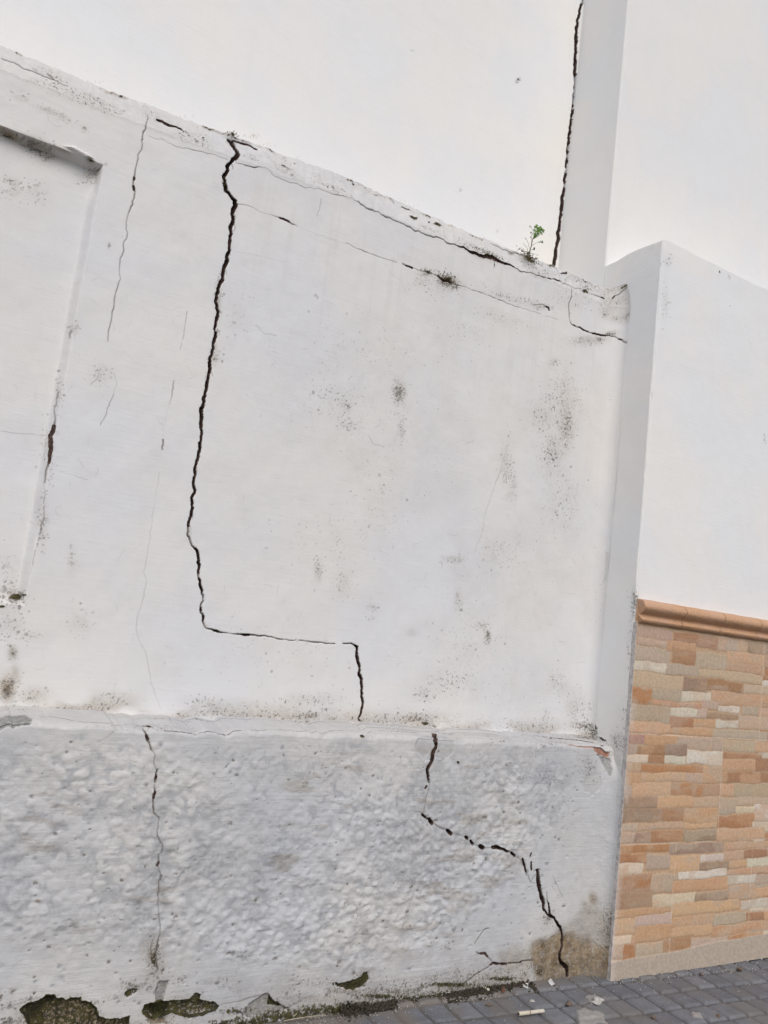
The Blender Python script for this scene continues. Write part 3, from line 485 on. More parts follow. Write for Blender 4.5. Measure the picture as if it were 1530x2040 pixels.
onl = sst(-.004, .004, s_); Vv = np.stack([G.U, Yb+G.d*(1-onl), Zb-G.d*onl*.5], -1).reshape(-1, 3)
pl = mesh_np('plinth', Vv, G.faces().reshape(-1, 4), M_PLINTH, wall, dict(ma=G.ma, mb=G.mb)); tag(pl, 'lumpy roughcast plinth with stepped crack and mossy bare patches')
del G

# ------------------------------------------------------------------ rear house (white wall behind)
rear = empty('rear_house', (0, 3.69, 0)); tag(rear, 'smooth white house wall standing behind the cracked boundary wall, dark crack in its corner', 'house')
YR = 3.672
def mp_rear(px, py): p = on_y(px, py, YR); return (p[0] if p[0] < X0-.006 else X0-.006+(p[0]-X0+.006)*.02), p[2], np.linalg.norm(p-CAM)/FPX
G = Grid(axis([(-7, -.6, .3), (-.6, 2.7, .012), (2.7, X0, .0028)]), axis([(0, 3.5, .25), (3.5, 5.9, .006), (5.9, 8, .3)]), mp_rear)
G.d += (fbm(G.U*1.1, G.W*1.1, 111, 3)-.5)*.014+(fbm(G.U*6, G.W*6, 113, 3)-.5)*.0015
G.freeze()
SH = lambda L: [(x-3, y, w_*.56) for x, y, w_ in L]
G.stroke(SH([(1168,-40,6),(1163,0,6),(1157,20,8),(1152,50,9),(1149,85,8),(1148,115,8),(1146,150,7),(1150,172,6),(1151,190,6),(1144,210,8),(1141,225,8),(1138,245,6)]), .05, 1, 1.0, g=.004)
G.stroke(SH([(1138,245,6),(1135,268,8),(1133,300,9),(1130,330,8),(1126,365,8),(1122,400,9),(1119,430,8),(1116,455,8),(1113,480,10),(1109,505,11),(1106,530,11)]), .03, .8, .8, g=.004)
for px, py, rx, ry, vv in [(1033,160,5,2,.9),(822,100,4,2,.5),(918,378,3,3,.5),(990,462,3,3,.6)]: G.blob('speck', px, py, rx, ry, vv)
G.stroke([(1028,166,2),(1032,158,2.4),(1038,155,2)], .001, .5, g=.006)
G.blob('brick', 1122, 400, 3, 120, .35)
q = np.clip(G.U-(X0-.05), 0, .05); G.d -= (.05-np.sqrt(np.maximum(.0025-q*q, 0)))*.5
mesh_np('rear_wall', np.stack([G.U, YR+G.d, G.W], -1).reshape(-1, 3), G.faces().reshape(-1, 4), M_HOUSE, rear, dict(ma=G.ma, mb=G.mb)); del G
def box(bm, x0, x1, y0, y1, z0, z1):
    vs = [bm.verts.new(c) for c in [(x0,y0,z0),(x1,y0,z0),(x1,y1,z0),(x0,y1,z0),(x0,y0,z1),(x1,y0,z1),(x1,y1,z1),(x0,y1,z1)]]
    for f in [(0,3,2,1),(4,5,6,7),(0,1,5,4),(1,2,6,5),(2,3,7,6),(3,0,4,7)]: bm.faces.new([vs[i] for i in f])
bm = bmesh.new(); box(bm, -7, 3.15, YR+.08, 9, 0, 8.0); bm_obj('house_body', bm, M_PLAIN, rear).location = (0, -3.69, 0)
bm = bmesh.new(); box(bm, -7.1, 3.098, YR-.12, 9.05, 8.002, 8.15); bm_obj('parapet', bm, M_PLAIN, rear).location = (0, -3.69, 0)

# ------------------------------------------------------------------ tiled house at the right
YU, YL, ZL = 3.256, 2.848, 3.652
th = empty('tiled_house', (X0, YL, 0)); tag(th, 'white rendered house corner with beige stone-look tiles below a terracotta moulding', 'house')
XE = 9.0
# upper storey: side return and front in one sheet, u runs from the back corner round the arris
def bend(G, ya, yb, rad=.012):
    # u<0 : side (y = yb - ... ), u>0 : front
    X = np.where(G.U < 0, X0, X0+G.U); Y = np.where(G.U < 0, yb-G.U, yb); rr = np.clip(1-np.abs(G.U)/rad, 0, 1)**2*rad*.35
    wS = sst(.004, -.004, G.U); return X+rr+G.d*wS, Y+rr+G.d*(1-wS)
def mp_up(px, py):
    p = on_y(px, py, YU)
    if p[0] >= X0: return p[0]-X0, p[2], np.linalg.norm(p-CAM)/FPX
    p = on_x(px, py, X0); return YU-p[1], p[2], np.linalg.norm(p-CAM)/FPX
G = Grid(axis([(-.50, -.02, .015), (-.02, .02, .002), (.02, 1.6, .02), (1.6, XE-X0, .3)]), axis([(3.4, 5.9, .012), (5.9, 8, .3)]), mp_up)
G.d += (fbm(G.U*1.3, G.W*1.3, 121, 3)-.5)*.010+(fbm(G.U*7, G.W*7, 123, 3)-.5)*.0015
X, Y = bend(G, 0, YU); mesh_np('upper_wall', np.stack([X, Y, G.W], -1).reshape(-1, 3), G.faces().reshape(-1, 4), M_HOUSE, th, dict(ma=G.ma, mb=G.mb)); del G
def mp_lo(px, py):
    p = on_y(px, py, YL)
    if p[0] >= X0: return p[0]-X0, p[2], np.linalg.norm(p-CAM)/FPX
    p = on_x(px, py, X0); return YL-p[1], p[2], np.linalg.norm(p-CAM)/FPX
G = Grid(axis([(-.41, -.02, .006), (-.02, .02, .0015), (.02, 1.4, .008), (1.4, XE-X0, .2)]), axis([(-.1, 3.60, .006), (3.60, ZL, .003)]), mp_lo)
G.d += (fbm(G.U*1.3, G.W*1.3, 131, 3)-.5)*.012+(fbm(G.U*7, G.W*7, 133, 3)-.5)*.003
ar = np.exp(-(G.U/.006)**2); G.d += ar*.006*sst(.45, .75, fbm(G.W*14, G.U*4, 135, 3))
st(G, [('tan',1208,1880,10,50,.85),('tan',1228,1600,8,120,.25),('speck',1325,600,8,40,.45),('speck',1330,520,10,14,.45),('speck',1453,553,3,6,.6),('moss',1434,541,1.5,3,.7),('moss',1454,609,1.5,3,.6),('speck',1522,874,2,10,.7),('speck',1265,1195,10,26,.8),('conc',1266,1200,5,14,.6),('conc',1265,1225,5,10,.6),('speck',1258,1300,8,90,.5),('speck',1250,1440,10,50,.55),('grey',1240,1520,14,120,.22),
 ('grey',1240,1600,10,130,.55),('grey',1226,1800,9,120,.7),('grey',1236,1470,22,14,.35),('speck',1232,1480,24,20,.6),('speck',1225,1700,7,120,.7),('grey',1222,1760,8,160,.55),('moss',1208,1870,5,50,.6),('speck',1205,1880,8,60,.9),('tan',1200,1920,10,50,.8),('tan',1225,1520,12,40,.2),('moss',1185,1450,6,8,.7),('moss',1200,1472,12,3,.7,28),('speck',1178,1345,3,4,.8),('speck',1180,1440,10,14,.6)])  # tall grey blobs paint the side's shade beside the tile edge; others are stains
G.stroke([(1212,1935,3),(1208,1925,2.5),(1202,1905,2)], .006, .8)
X, Y = bend(G, 0, YL); Zt = G.W+((fbm(G.U*9, G.U*0, 137, 3)-.5)*.016-np.interp(G.U, [-.41, -.33, -.25, -.05, 0, 2], [.012, .012, -.006, .004, .0, 0]))*sst(3.5, ZL, G.W)
mesh_np('lower_wall', np.stack([X, Y, Zt], -1).reshape(-1, 3), G.faces().reshape(-1, 4), M_HOUSE, th, dict(ma=G.ma, mb=G.mb)); del G
bm = bmesh.new(); box(bm, X0+.06, XE, YU+.05, 9, 0, 8.0); o = bm_obj('house_body', bm, M_PLAIN, th); o.location = (-X0, -YL, 0)
bm = bmesh.new(); box(bm, X0+.004, XE, YL+.006, YU+.06, 3.55, ZL-.010); o = bm_obj('wall_shoulder', bm, M_PLAIN, th); o.location = (-X0, -YL, 0)
bm = bmesh.new(); box(bm, X0, XE, YU-.03, 9.05, 8.002, 8.15); o = bm_obj('parapet', bm, M_PLAIN, th); o.location = (-X0, -YL, 0)
# rows of stone-look tiles: every stone is a patch of its own tone in the tile face
YT = 2.834
ZM0 = on_y(1272, 1240, YT)[2]; ZM1 = on_y(1277, 1193, YT-.01)[2]
st_list = []
def S(org, x, y0, y1, x1, c): st_list.append((org[0]+x/4.026, org[1]+y0/4.026, org[1]+y1/4.026, org[0]+x1/4.026, c))
A_ = (1150, 1150); B_ = (1150, 1560)
C = dict(P=(.50,.385,.30), K=(.46,.35,.265), O=(.53,.325,.195), T=(.56,.365,.228), B=(.37,.205,.115), R=(.42,.21,.105), G=(.46,.37,.275), D=(.33,.235,.165), W=(.62,.56,.46), Y=(.52,.385,.27), L=(.64,.53,.40), M=(.40,.23,.20))
for t in [(485,385,480,765,'K'),(775,430,525,1125,'B'),(1130,472,580,1360,'G'),(1365,512,610,1600,'D'),
 (475,480,540,720,'P'),(460,540,655,740,'P'),(720,500,590,950,'O'),(760,575,690,960,'B'),(950,585,720,1195,'G'),(1200,585,680,1500,'T'),(1195,680,760,1500,'O'),(1500,620,720,1600,'R'),
 (455,655,745,710,'W'),(710,680,775,975,'G'),(975,725,800,1480,'Y'),(445,750,870,850,'Y'),(855,795,915,1040,'D'),(1040,810,905,1330,'B'),(1330,850,930,1600,'P'),
 (430,872,1015,600,'R'),(600,880,975,845,'G'),(840,905,985,1070,'W'),(1070,905,1010,1490,'T'),(600,975,1030,1000,'O'),(1000,985,1060,1130,'K'),(1130,1020,1080,1300,'W'),(1320,1030,1100,1455,'G'),(1455,1040,1130,1600,'T'),
 (420,1018,1150,740,'G'),(745,1040,1110,960,'W'),(960,1050,1130,1040,'P'),(1035,1080,1130,1300,'D'),(1290,1100,1215,1600,'Y'),(740,1110,1200,935,'R'),(930,1130,1200,1130,'O'),(1110,1140,1210,1290,'W'),
 (410,1150,1245,740,'T'),(740,1200,1260,1090,'O'),(1090,1215,1290,1520,'G'),(1520,1240,1300,1600,'M'),
 (400,1255,1330,540,'M'),(540,1262,1345,800,'O'),(800,1275,1380,1165,'P'),(1175,1300,1395,1430,'G'),(1430,1310,1400,1600,'T'),
 (400,1330,1420,480,'K'),(480,1345,1430,700,'B'),(700,1335,1420,880,'D'),(880,1385,1500,1165,'W'),(1170,1400,1450,1480,'B'),(1170,1455,1550,1430,'T'),(1430,1450,1560,1600,'B'),
 (390,1420,1490,570,'L'),(570,1420,1500,700,'B'),(700,1420,1500,870,'W'),(510,1500,1560,1005,'R'),(400,1490,1560,510,'P'),(1005,1505,1645,1155,'T'),(1160,1555,1650,1600,'B'),
 (390,1560,1665,515,'O'),(515,1560,1640,870,'T'),(870,1565,1645,1005,'Y'),(375,1665,1760,440,'P'),(440,1640,1760,750,'T'),(750,1650,1755,1140,'R'),(1150,1655,1760,1260,'T'),(1260,1650,1770,1600,'G')]: S(A_, *t)
for t in [(370,110,210,640,'D'),(640,105,205,930,'T'),(930,110,200,1130,'Y'),(1135,120,245,1280,'G'),(1280,110,185,1600,'P'),(1270,190,245,1420,'L'),(1420,170,300,1600,'W'),
 (350,208,315,680,'D'),(680,205,310,860,'B'),(855,205,315,1130,'O'),(1125,252,365,1415,'R'),(1400,310,390,1600,'L'),
 (345,318,385,480,'P'),(480,318,380,850,'Y'),(850,318,370,1120,'T'),(330,388,490,460,'P'),(460,388,485,590,'D'),(590,385,480,845,'B'),(850,378,470,1115,'D'),(1120,365,465,1500,'T'),(1500,395,460,1600,'R'),
 (325,497,570,740,'R'),(325,570,650,555,'R'),(740,485,580,1170,'D'),(1190,470,540,1600,'T'),(985,575,640,1180,'W'),(1170,550,630,1340,'O'),(1335,540,600,1520,'B'),
 (315,648,745,525,'L'),(550,580,700,745,'G'),(745,588,720,985,'T'),(975,640,705,1220,'D'),(1220,620,680,1370,'T'),(1360,600,680,1600,'W'),(1200,690,745,1600,'O'),
 (300,745,885,590,'R'),(590,735,890,800,'G'),(810,710,780,1200,'W'),(1200,745,815,1430,'W'),(1430,740,815,1600,'G'),(760,785,885,1205,'O'),
 (295,885,1020,600,'B'),(605,905,1000,945,'L'),(940,880,960,1210,'D'),(1210,820,940,1420,'G'),(1420,830,920,1600,'T'),(600,1000,1060,755,'T'),(285,1025,1095,755,'O'),(755,970,1070,1290,'T'),(1310,940,1020,1600,'W'),
 (275,1095,1230,455,'T'),(455,1060,1155,755,'P'),(460,1150,1280,755,'O'),(755,1075,1160,1100,'O'),(1090,1055,1150,1350,'G'),(1350,1035,1110,1500,'B'),(1500,1020,1110,1600,'O'),
 (755,1160,1250,1080,'T'),(1080,1145,1230,1600,'O'),(270,1235,1310,430,'L'),(430,1230,1290,470,'T'),(1160,1225,1270,1490,'R'),(1490,1180,1250,1600,'L'),
 (265,1312,1410,370,'P'),(370,1300,1410,465,'R'),(470,1290,1395,690,'G'),(690,1260,1370,910,'B'),(910,1255,1340,1200,'P'),(1200,1260,1330,1600,'P')]: S(B_, *t)
dx = .0045
G = Grid(axis([(0, 1.35, .0036), (1.35, 6, .015)]), axis([(.0, ZM0+.01, .0036)]), None)
r = np.random.default_rng(3)
stones = []
for (px, py0, py1, px1, c) in st_list:
    a = on_y(px, py0, YT); b = on_y(px, py1, YT); zm = (py0+py1)/2
    # right edge: walk along the row's vanishing direction
    x1 = on_y(px1, (py0+py1)/2+(px1-px)*(.12-(py0-1200)*.00028), YT)[0]
    stones.append((a[0]-X0, min(x1-X0, 1.5), b[2], a[2], c))
zz = 0.08; far_ = []
while zz < ZM0:
    h = r.choice([.05, .06, .075]); x = 1.0
    while x < 5.9:
        L = r.uniform(.1, .35); far_.append((x, x+L, zz, zz+h, r.choice(list('PKOTBRGDWYL')))); x += L
    zz += h
stones = far_+stones
colr = np.empty(G.U.shape+(4,)); colr[...] = (.50, .34, .215, 1); cid = np.zeros_like(G.U)
Uw = G.U+(fbm(G.U*14, G.W*20, 141, 3)-.5)*.016; Ww = G.W+(fbm(G.U*9, G.W*30, 143, 3)-.5)*.020
hgt = np.zeros_like(G.U)
for k_, (a, b, z0, z1, c) in enumerate(stones):
    si, sj = G.win(a-.02, b+.02, z0-.02, z1+.02); U = Uw[si, sj]; V = Ww[si, sj]
    d = np.minimum(np.minimum(U-a, b-U), np.minimum(V-z0, z1-V))+.0015; ins = d > 0
    cc = (np.array(C[c])*.93+np.array(C['T'])*.07)*r.uniform(.94, 1.06)*np.array([1, r.uniform(.97, 1.03), r.uniform(.94, 1.06)])
    alt = np.array(C[r.choice(list('TOYGP'))]); f = sst(.45, .62, fbm(G.U[si, sj]*11, G.W[si, sj]*18, 150+k_, 3))[..., None]*r.uniform(.15, .6)
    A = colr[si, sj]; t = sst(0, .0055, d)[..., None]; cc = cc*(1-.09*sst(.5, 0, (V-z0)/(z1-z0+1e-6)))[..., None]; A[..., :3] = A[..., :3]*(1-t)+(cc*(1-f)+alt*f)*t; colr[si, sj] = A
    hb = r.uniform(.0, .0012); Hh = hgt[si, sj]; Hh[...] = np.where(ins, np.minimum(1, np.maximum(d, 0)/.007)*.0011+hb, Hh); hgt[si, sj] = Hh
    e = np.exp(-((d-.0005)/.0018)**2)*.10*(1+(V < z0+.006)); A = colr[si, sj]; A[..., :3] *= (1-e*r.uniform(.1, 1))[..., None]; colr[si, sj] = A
# pale grout lines of the big tiles
zj = [on_y(1252, 1459.5, YT)[2], on_y(1231, 1683, YT)[2]]; jx = [(on_y(1441, 1473, YT)[0]-X0, zj[1], zj[0]), (on_y(1337, 1830, YT)[0]-X0, .10, zj[1]), (on_y(1520, 1330, YT)[0]-X0, zj[0], ZM0)]
gl = np.zeros_like(G.U)
for z in zj: gl = np.maximum(gl, np.exp(-((G.W-z)/.0022)**2))
for xq, z0, z1 in jx:
    for kk in range(0, 9): gl = np.maximum(gl, np.exp(-((G.U-xq-kk*.60)/.0022)**2)*(G.W > z0)*(G.W < z1))
gl *= sst(.3, .45, fbm(G.U*12, G.W*12, 171, 3)); colr[..., :3] = colr[..., :3]*(1-gl[..., None]*.75)+np.array([.66, .55, .45])*gl[..., None]*.75
hgt -= gl*.002
zbase = .095+.012*(fbm(G.u*5, G.u*0, 173, 3)-.5)+np.interp(G.u, [0, .3, .8, 1.3], [-.008, -.002, .02, .03]); fb = sst(.004, -.004, G.W-zbase[:, None]); colr[..., :3] = colr[..., :3]*(1-fb[..., None])+np.array([.44, .37, .30])*fb[..., None]; hgt = hgt*(1-fb)+.004*fb
ed = sst(.055, .0, G.U)*sst(.3, .7, fbm(G.U*30, G.W*6, 175, 3))*.6; colr[..., :3] = colr[..., :3]*(1-ed[..., None])+np.array([.60, .52, .46])*ed[..., None]
k = N('stone_look_tile', .55); _, _, _, _, cA = k.attr('col')
n1 = k.noise(60, 5, .7); n2 = k.noise(14, 4, .6, stretch=(.5, 1, 2)); hs = k.t.nodes.new('ShaderNodeHueSaturation'); k.lk(cA, hs.inputs['Color']); k.put(hs.inputs['Value'], k.rng(n1, .25, .75, .84, 1.14))
c = k.mix(k.rng(n2, .48, .78, 0, .35), hs.outputs[0], (.45, .40, .32)); c = k.mix(k.rng(k.noise(230, 2), .72, .8, 0, .5), c, (.16, .12, .09))
M_TILE = k.out(c, k.bump(k.math('ADD', n1, k.noise(180, 3)), .0012))
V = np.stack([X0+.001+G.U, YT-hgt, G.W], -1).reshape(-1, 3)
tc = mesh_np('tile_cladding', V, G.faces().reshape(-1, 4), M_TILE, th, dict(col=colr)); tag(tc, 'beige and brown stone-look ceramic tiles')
k = N('grey_grout'); M_EDGE = k.out(k.mix(k.rng(k.noise(40, 4, .7), .35, .6), (.36, .34, .33), (.56, .53, .50)))
# left return of the cladding
bm = bmesh.new(); box(bm, X0+.0005, X0+.0035, YT-.004, YL+.004, 0, ZM0); o = bm_obj('tile_edge', bm, M_EDGE, th); o.location = (-X0, -YL, 0)
# moulding
k = N('terracotta_glaze', .6); n1 = k.noise(150, 4, .7); n2 = k.noise(6, 3); c = k.mix(k.rng(n1, .35, .65), (.42, .235, .13), (.58, .36, .215)); c = k.mix(k.rng(n2, .4, .7, 0, .4), c, (.55, .36, .27)); c = k.mix(k.rng(k.noise(28, 4, .7), .58, .75, 0, .35), c, (.33, .22, .15)); M_MOUL = k.out(c, k.bump(n1, .001))
prof = []
h = ZM1-ZM0
for i in range(25):
    t = i/24; z = ZM0+h*t
    if t < .30: y = .012+.014*math.sin(math.pi*t/.30)
    elif t < .38: y = .011
    else: y = .012+.036*math.sin(math.pi*min(1, (t-.38)/.62))**.8
    prof.append((YT-y, z))
prof = [(YL, ZM0)]+prof+[(YL, ZM1)]
us = np.arange(.008, 6, .30); 
mo = bpy.data.meshes.new('moulding')
bm = bmesh.new()
for i in range(len(us)-1):
    a, b = X0+us[i], X0+us[i+1]-.0012; n = 24; prev = None; rows = []
    for j in range(n+1):
        xx = a+(b-a)*j/n; jit_ = .0 if i or j > 1 else 1
        rows.append([bm.verts.new((xx+(jit_*.006*math.sin(q*1.3)), y+(.0008*math.sin(xx*31)), z+.0006*math.sin(xx*40+q))) for q, (y, z) in enumerate(prof)])
    for A, B in zip(rows[:-1], rows[1:]):
        for q in range(len(prof)-1): bm.faces.new([A[q], B[q], B[q+1], A[q+1]])
    bm.faces.new(rows[0]); bm.faces.new(list(reversed(rows[-1])))
bm.normal_update(); bmesh.ops.recalc_face_normals(bm, faces=bm.faces)
for f in bm.faces: f.smooth = len(f.verts) == 4
o = bm_obj('moulding', bm, M_MOUL, th); o.location = (-X0, -YL, 0); tag(o, 'rounded terracotta moulding above the tiles')
del G

# ------------------------------------------------------------------ ground
k = N('asphalt', .9); n1 = k.noise(40, 5, .7); c = k.mix(k.rng(n1, .3, .7), (.05, .052, .056), (.085, .085, .088)); M_ASPH = k.out(c, k.bump(n1, .003))
bm = bmesh.new()
for s_, z in ((400, -.14),):
    vs = [bm.verts.new((x, y, z)) for x, y in ((-s_, -s_), (s_, -s_), (s_, s_), (-s_, s_))]; bm.faces.new(vs)
tag(bm_obj('road', bm, M_ASPH), 'dark asphalt road and ground', None, kind='structure')
PA = -.06; OX, OY = 3.157, 2.808; PX, PY = .1205, .134
G = Grid(axis([(-6, .9, .03), (.9, 4.45, .0045), (4.45, 9, .03)]), axis([(1.0, 2.0, .02), (2.0, 2.96, .0045)]), lambda px, py: (on_z(px, py)[0], on_z(px, py)[1], np.linalg.norm(on_z(px, py)-CAM)/FPX))
ca, sa = math.cos(PA), math.sin(PA); a = ((G.U-OX)*ca+(G.W-OY)*sa); b = (-(G.U-OX)*sa+(G.W-OY)*ca)
a += (fbm(G.U*20, G.W*20, 181, 2)-.5)*.004; b += (fbm(G.U*20, G.W*20, 183, 2)-.5)*.004
ia = np.floor(a/PX).astype(int); ib = np.floor(b/PY).astype(int); fa = a-ia*PX; fb_ = b-ib*PY
e = np.minimum(np.minimum(fa, PX-fa), np.minimum(fb_, PY-fb_)); up = np.clip((e-.004)/.013, 0, 1)
tone = _T[(ia*7+ib*131) & 511, (ia*53+ib*17) & 511]; wear = sst(.40, .68, fbm(G.U*3.5, G.W*3.5, 185, 4))*sst(3.25, 2.4, G.U)
Hh = .012*up*(1-.6*wear)+((tone-.5)*.0022+(_T[(ia*5+3) & 511, (ib*11+9) & 511]-.5)*.05*(fa-PX/2)+(_T[(ia*9+1) & 511, (ib*3+5) & 511]-.5)*.05*(fb_-PY/2))*(up > 0)+(fbm(G.U*60, G.W*60, 187, 3)-.5)*.0022
big = (ia % 4 == 0) & (fa < .0022); Hh -= big*.004
dirt = sst(.09, .0, YP-G.W)*sst(3.3, 2.5, G.U)*(.4+fbm(G.U*16, G.W*16, 189, 3)); Hh += dirt*.006
colm = np.zeros(G.U.shape+(4,)); colm[..., 0] = 1-up; colm[..., 1] = tone; colm[..., 2] = np.clip(dirt*1.6+.45*sst(.48, .62, fbm(G.U*5, G.W*5, 195, 4))+.9*wear*sst(.35, .65, fbm(G.U*9, G.W*9, 191, 3)), 0, 1)
cem = np.zeros_like(G.U)
for P_ in ([(1147,2016),(1160,2008),(1180,2014),(1205,2022),(1213,2045),(1150,2045)], [(1165,1990),(1185,1982),(1200,1998),(1180,2006)], [(1375,2016),(1400,2022),(1405,2036),(1380,2030)]):
    G.d[...] = 0; w, sd_ = G.poly(P_, .008, 30, 61, .03); f = sst(0, .01, sd_); cem[w] = np.maximum(cem[w], f)
Hh = Hh*(1-.7*cem)+cem*(.011+.004*fbm(G.U*50, G.W*50, 193, 3)); colm[..., 3] = cem
k = N('grey_paving', .75); jt, tn, di, ce, _ = k.attr('pv'); n1 = k.noise(130, 4, .7); n2 = k.noise(12, 5, .6)
c = k.mix(k.rng(tn, 0., 1.), (.11, .116, .132), (.18, .185, .20)); c = k.mix(k.rng(n1, .3, .75), c, (.20, .205, .215)); c = k.mix(k.rng(n2, .4, .7, 0, .45), c, (.11, .11, .118))
c = k.mix(k.math('MULTIPLY', k.rng(jt, .5, 1.), .75), c, (.085, .078, .072)); c = k.mix(k.math('MULTIPLY', di, .75), c, (.175, .15, .125)); c = k.mix(k.rng(k.noise(95, 3), .69, .75, 0, .8), c, (.36, .34, .31)); c = k.mix(ce, c, k.mix(k.rng(n1, .3, .7), (.27, .25, .23), (.38, .36, .34)))
M_PAVE = k.out(c, k.bump(k.math('ADD', n1, k.noise(400, 2)), .0015))
slope = lambda x, y: 0*x-.018*np.clip(x-3.5, 0, 9)
tag(mesh_np('pavement', np.stack([G.U, G.W, Hh+slope(G.U, G.W)-.006], -1).reshape(-1, 3), G.faces().reshape(-1, 4), M_PAVE, None, dict(pv=colm)), 'grey block-patterned pavement', None, kind='structure'); del G
def gz(x, y): return -.018*max(0, x-3.5)+.001
bm = bmesh.new(); box(bm, -6, 9, .86, .998, -.139, -.004); bmesh.ops.bevel(bm, geom=[e for e in bm.edges], offset=.012, segments=2)
k = N('kerb_stone', .85); M_KERB = k.out(k.mix(k.rng(k.noise(60, 4), .3, .7), (.25, .25, .25), (.34, .34, .335))); tag(bm_obj('kerb', bm, M_KERB), 'pale stone kerb', None, kind='structure')

# ------------------------------------------------------------------ small things
def simple(name, a, b, sc=90, rough=.8, bd=.001):
    k = N(name, rough); n = k.noise(sc, 4, .65); return k.out(k.mix(k.rng(n, .3, .7), a, b), k.bump(n, bd))
M_SOIL = simple('dark_soil', (.02, .018, .014), (.085, .07, .05), 160, .95, .003)
M_MOSS = simple('moss', (.012, .014, .006), (.05, .055, .018), 120, .9, .002)
M_DRYM = simple('dry_moss', (.06, .045, .015), (.20, .155, .06), 200, .9)
M_STEM = simple('weed_stem', (.09, .08, .045), (.14, .13, .07), 60); M_LEAF = simple('weed_leaf', (.045, .085, .04), (.075, .13, .055), 80, .5); M_LEAFN = simple('young_leaf', (.10, .21, .03), (.16, .29, .05), 80, .5)
M_CREAM = simple('cigarette_paper', (.48, .42, .32), (.62, .57, .46), 120); M_PAPER = simple('white_paper', (.55, .55, .53), (.68, .68, .66), 60)
M_STONE = simple('brown_stone', (.11, .08, .06), (.2, .15, .12), 110); M_GREYST = simple('grey_stone', (.16, .155, .15), (.30, .28, .26), 110); M_PALE = simple('pale_mortar', (.36, .34, .31), (.52, .50, .47), 80, .9, .003)
M_REDL = simple('dry_leaf', (.13, .06, .04), (.24, .12, .08), 80); M_STRAW = simple('straw', (.35, .29, .19), (.48, .42, .3), 80)
def lump(name, px, py, size, mat, lab, cat, seed, flat=.6, group=None, elong=1., rz=0., rough=.25, sink=.25):
    p = on_z(px, py, 0); bm = bmesh.new(); bmesh.ops.create_icosphere(bm, subdivisions=3, radius=1)
    rr = random.Random(seed); ph = [rr.uniform(0, 6) for _ in range(9)]
    for v_ in bm.verts:
        c = v_.co; s_ = 1+rough*(math.sin(c.x*2.3+ph[0])*math.sin(c.y*2.9+ph[1])+.6*math.sin(c.z*4.1+ph[2]+c.x*3)+.35*math.sin(c.x*7+ph[3])*math.sin(c.y*8+ph[4]+c.z*6))
        v_.co = Vector((c.x*s_*elong, c.y*s_, c.z*s_*flat))*size
    o = bm_obj(name, bm, mat, smooth=True); o.location = (p[0], p[1], gz(p[0], p[1])+size*flat*(1-sink)+.002); o.rotation_euler = (0, 0, rz); tag(o, lab, cat, group); return o
# soil strip along the foot of the wall (crumbs nobody could count)
def crumbs(name, mat, spots, lab, cat, size=(.002, .006)):
    bm = bmesh.new()
    for (x, y, z) in spots:
        s_ = random.uniform(*size); m_ = Matrix.Translation((x, y, z)) @ Matrix.Rotation(random.uniform(0, 6), 4, Vector((random.random(), random.random(), random.random()+.1)).normalized()) @ Matrix.Diagonal((s_*random.uniform(.7, 1.6), s_, s_*random.uniform(.5, .9), 1))
        bmesh.ops.create_icosphere(bm, subdivisions=1, radius=1, matrix=m_)
    o = bm_obj(name, bm, mat); tag(o, lab, cat, kind='stuff'); return o
sp = []
for i in range(4600):
    x = random.uniform(1.0, 2.70); wdt = .028 if x > 1.8 else .045; y = YP-.004-abs(random.gauss(0, wdt))*(.3+1.0*vn(x*9, 3.)); z = random.uniform(0, .022+.030*(x < 1.85)*vn(x*12, 9.))*max(0, 1-(YP-y)/.05); 
    if vn(x*6, 0., 3) > .3: sp.append((x, y, z+.002))
crumbs('soil', M_SOIL, sp, 'dark crumbly soil packed along the foot of the cracked wall', 'soil')
sp = []
for i in range(700):
    x = random.uniform(1.3, 4.2); y = (YP if x < 3.1 else YT)-abs(random.gauss(0, .05))-.004; sp.append((x, y, .004+gz(x, y)))
for i in range(150):
    x = random.uniform(1.4, 4.2); y = random.uniform(2.25, 2.9); sp.append((x, y, .006+gz(x, y)))
crumbs('grit', M_PALE, sp, 'pale grit and mortar crumbs scattered on the grey pavement', 'grit', (.0008, .0028))
# moss tufts on the wall and along its foot
def tuft_mesh(name, mat, spots, lab, cat):
    V = []; Fq = []
    for (x, y, z, nx, ny, nz_, L) in spots:
        d = Vector((nx, ny, nz_))+Vector((random.gauss(0, .5), random.gauss(0, .35), random.gauss(0, .5))); d.normalize(); s_ = d.cross(Vector((random.random(), random.random(), random.random()))).normalized()*L*.22
        p = Vector((x, y, z)); i = len(V); V += [p-s_, p+s_, p+d*L+s_*.3, p+d*L-s_*.3]; Fq.append((i, i+1, i+2, i+3))
    me = bpy.data.meshes.new(name); me.from_pydata([tuple(v_) for v_ in V], [], Fq); me.materials.append(mat); o = bpy.data.objects.new(name, me); COL.objects.link(o); tag(o, lab, cat, kind='stuff'); return o
sp = []
def scat(px, py, rx, ry, n, L, Yp, rot=0):
    for _ in range(n):
        a_, b_ = random.gauss(0, rx*.5), random.gauss(0, ry*.5); c_, s_ = math.cos(math.radians(rot)), math.sin(math.radians(rot)); p = on_y(px+a_*c_-b_*s_, py+a_*s_+b_*c_, Yp); sp.append((p[0], Yp-.0005, p[2], 0, -.7, .25, random.uniform(.4, 1)*L))
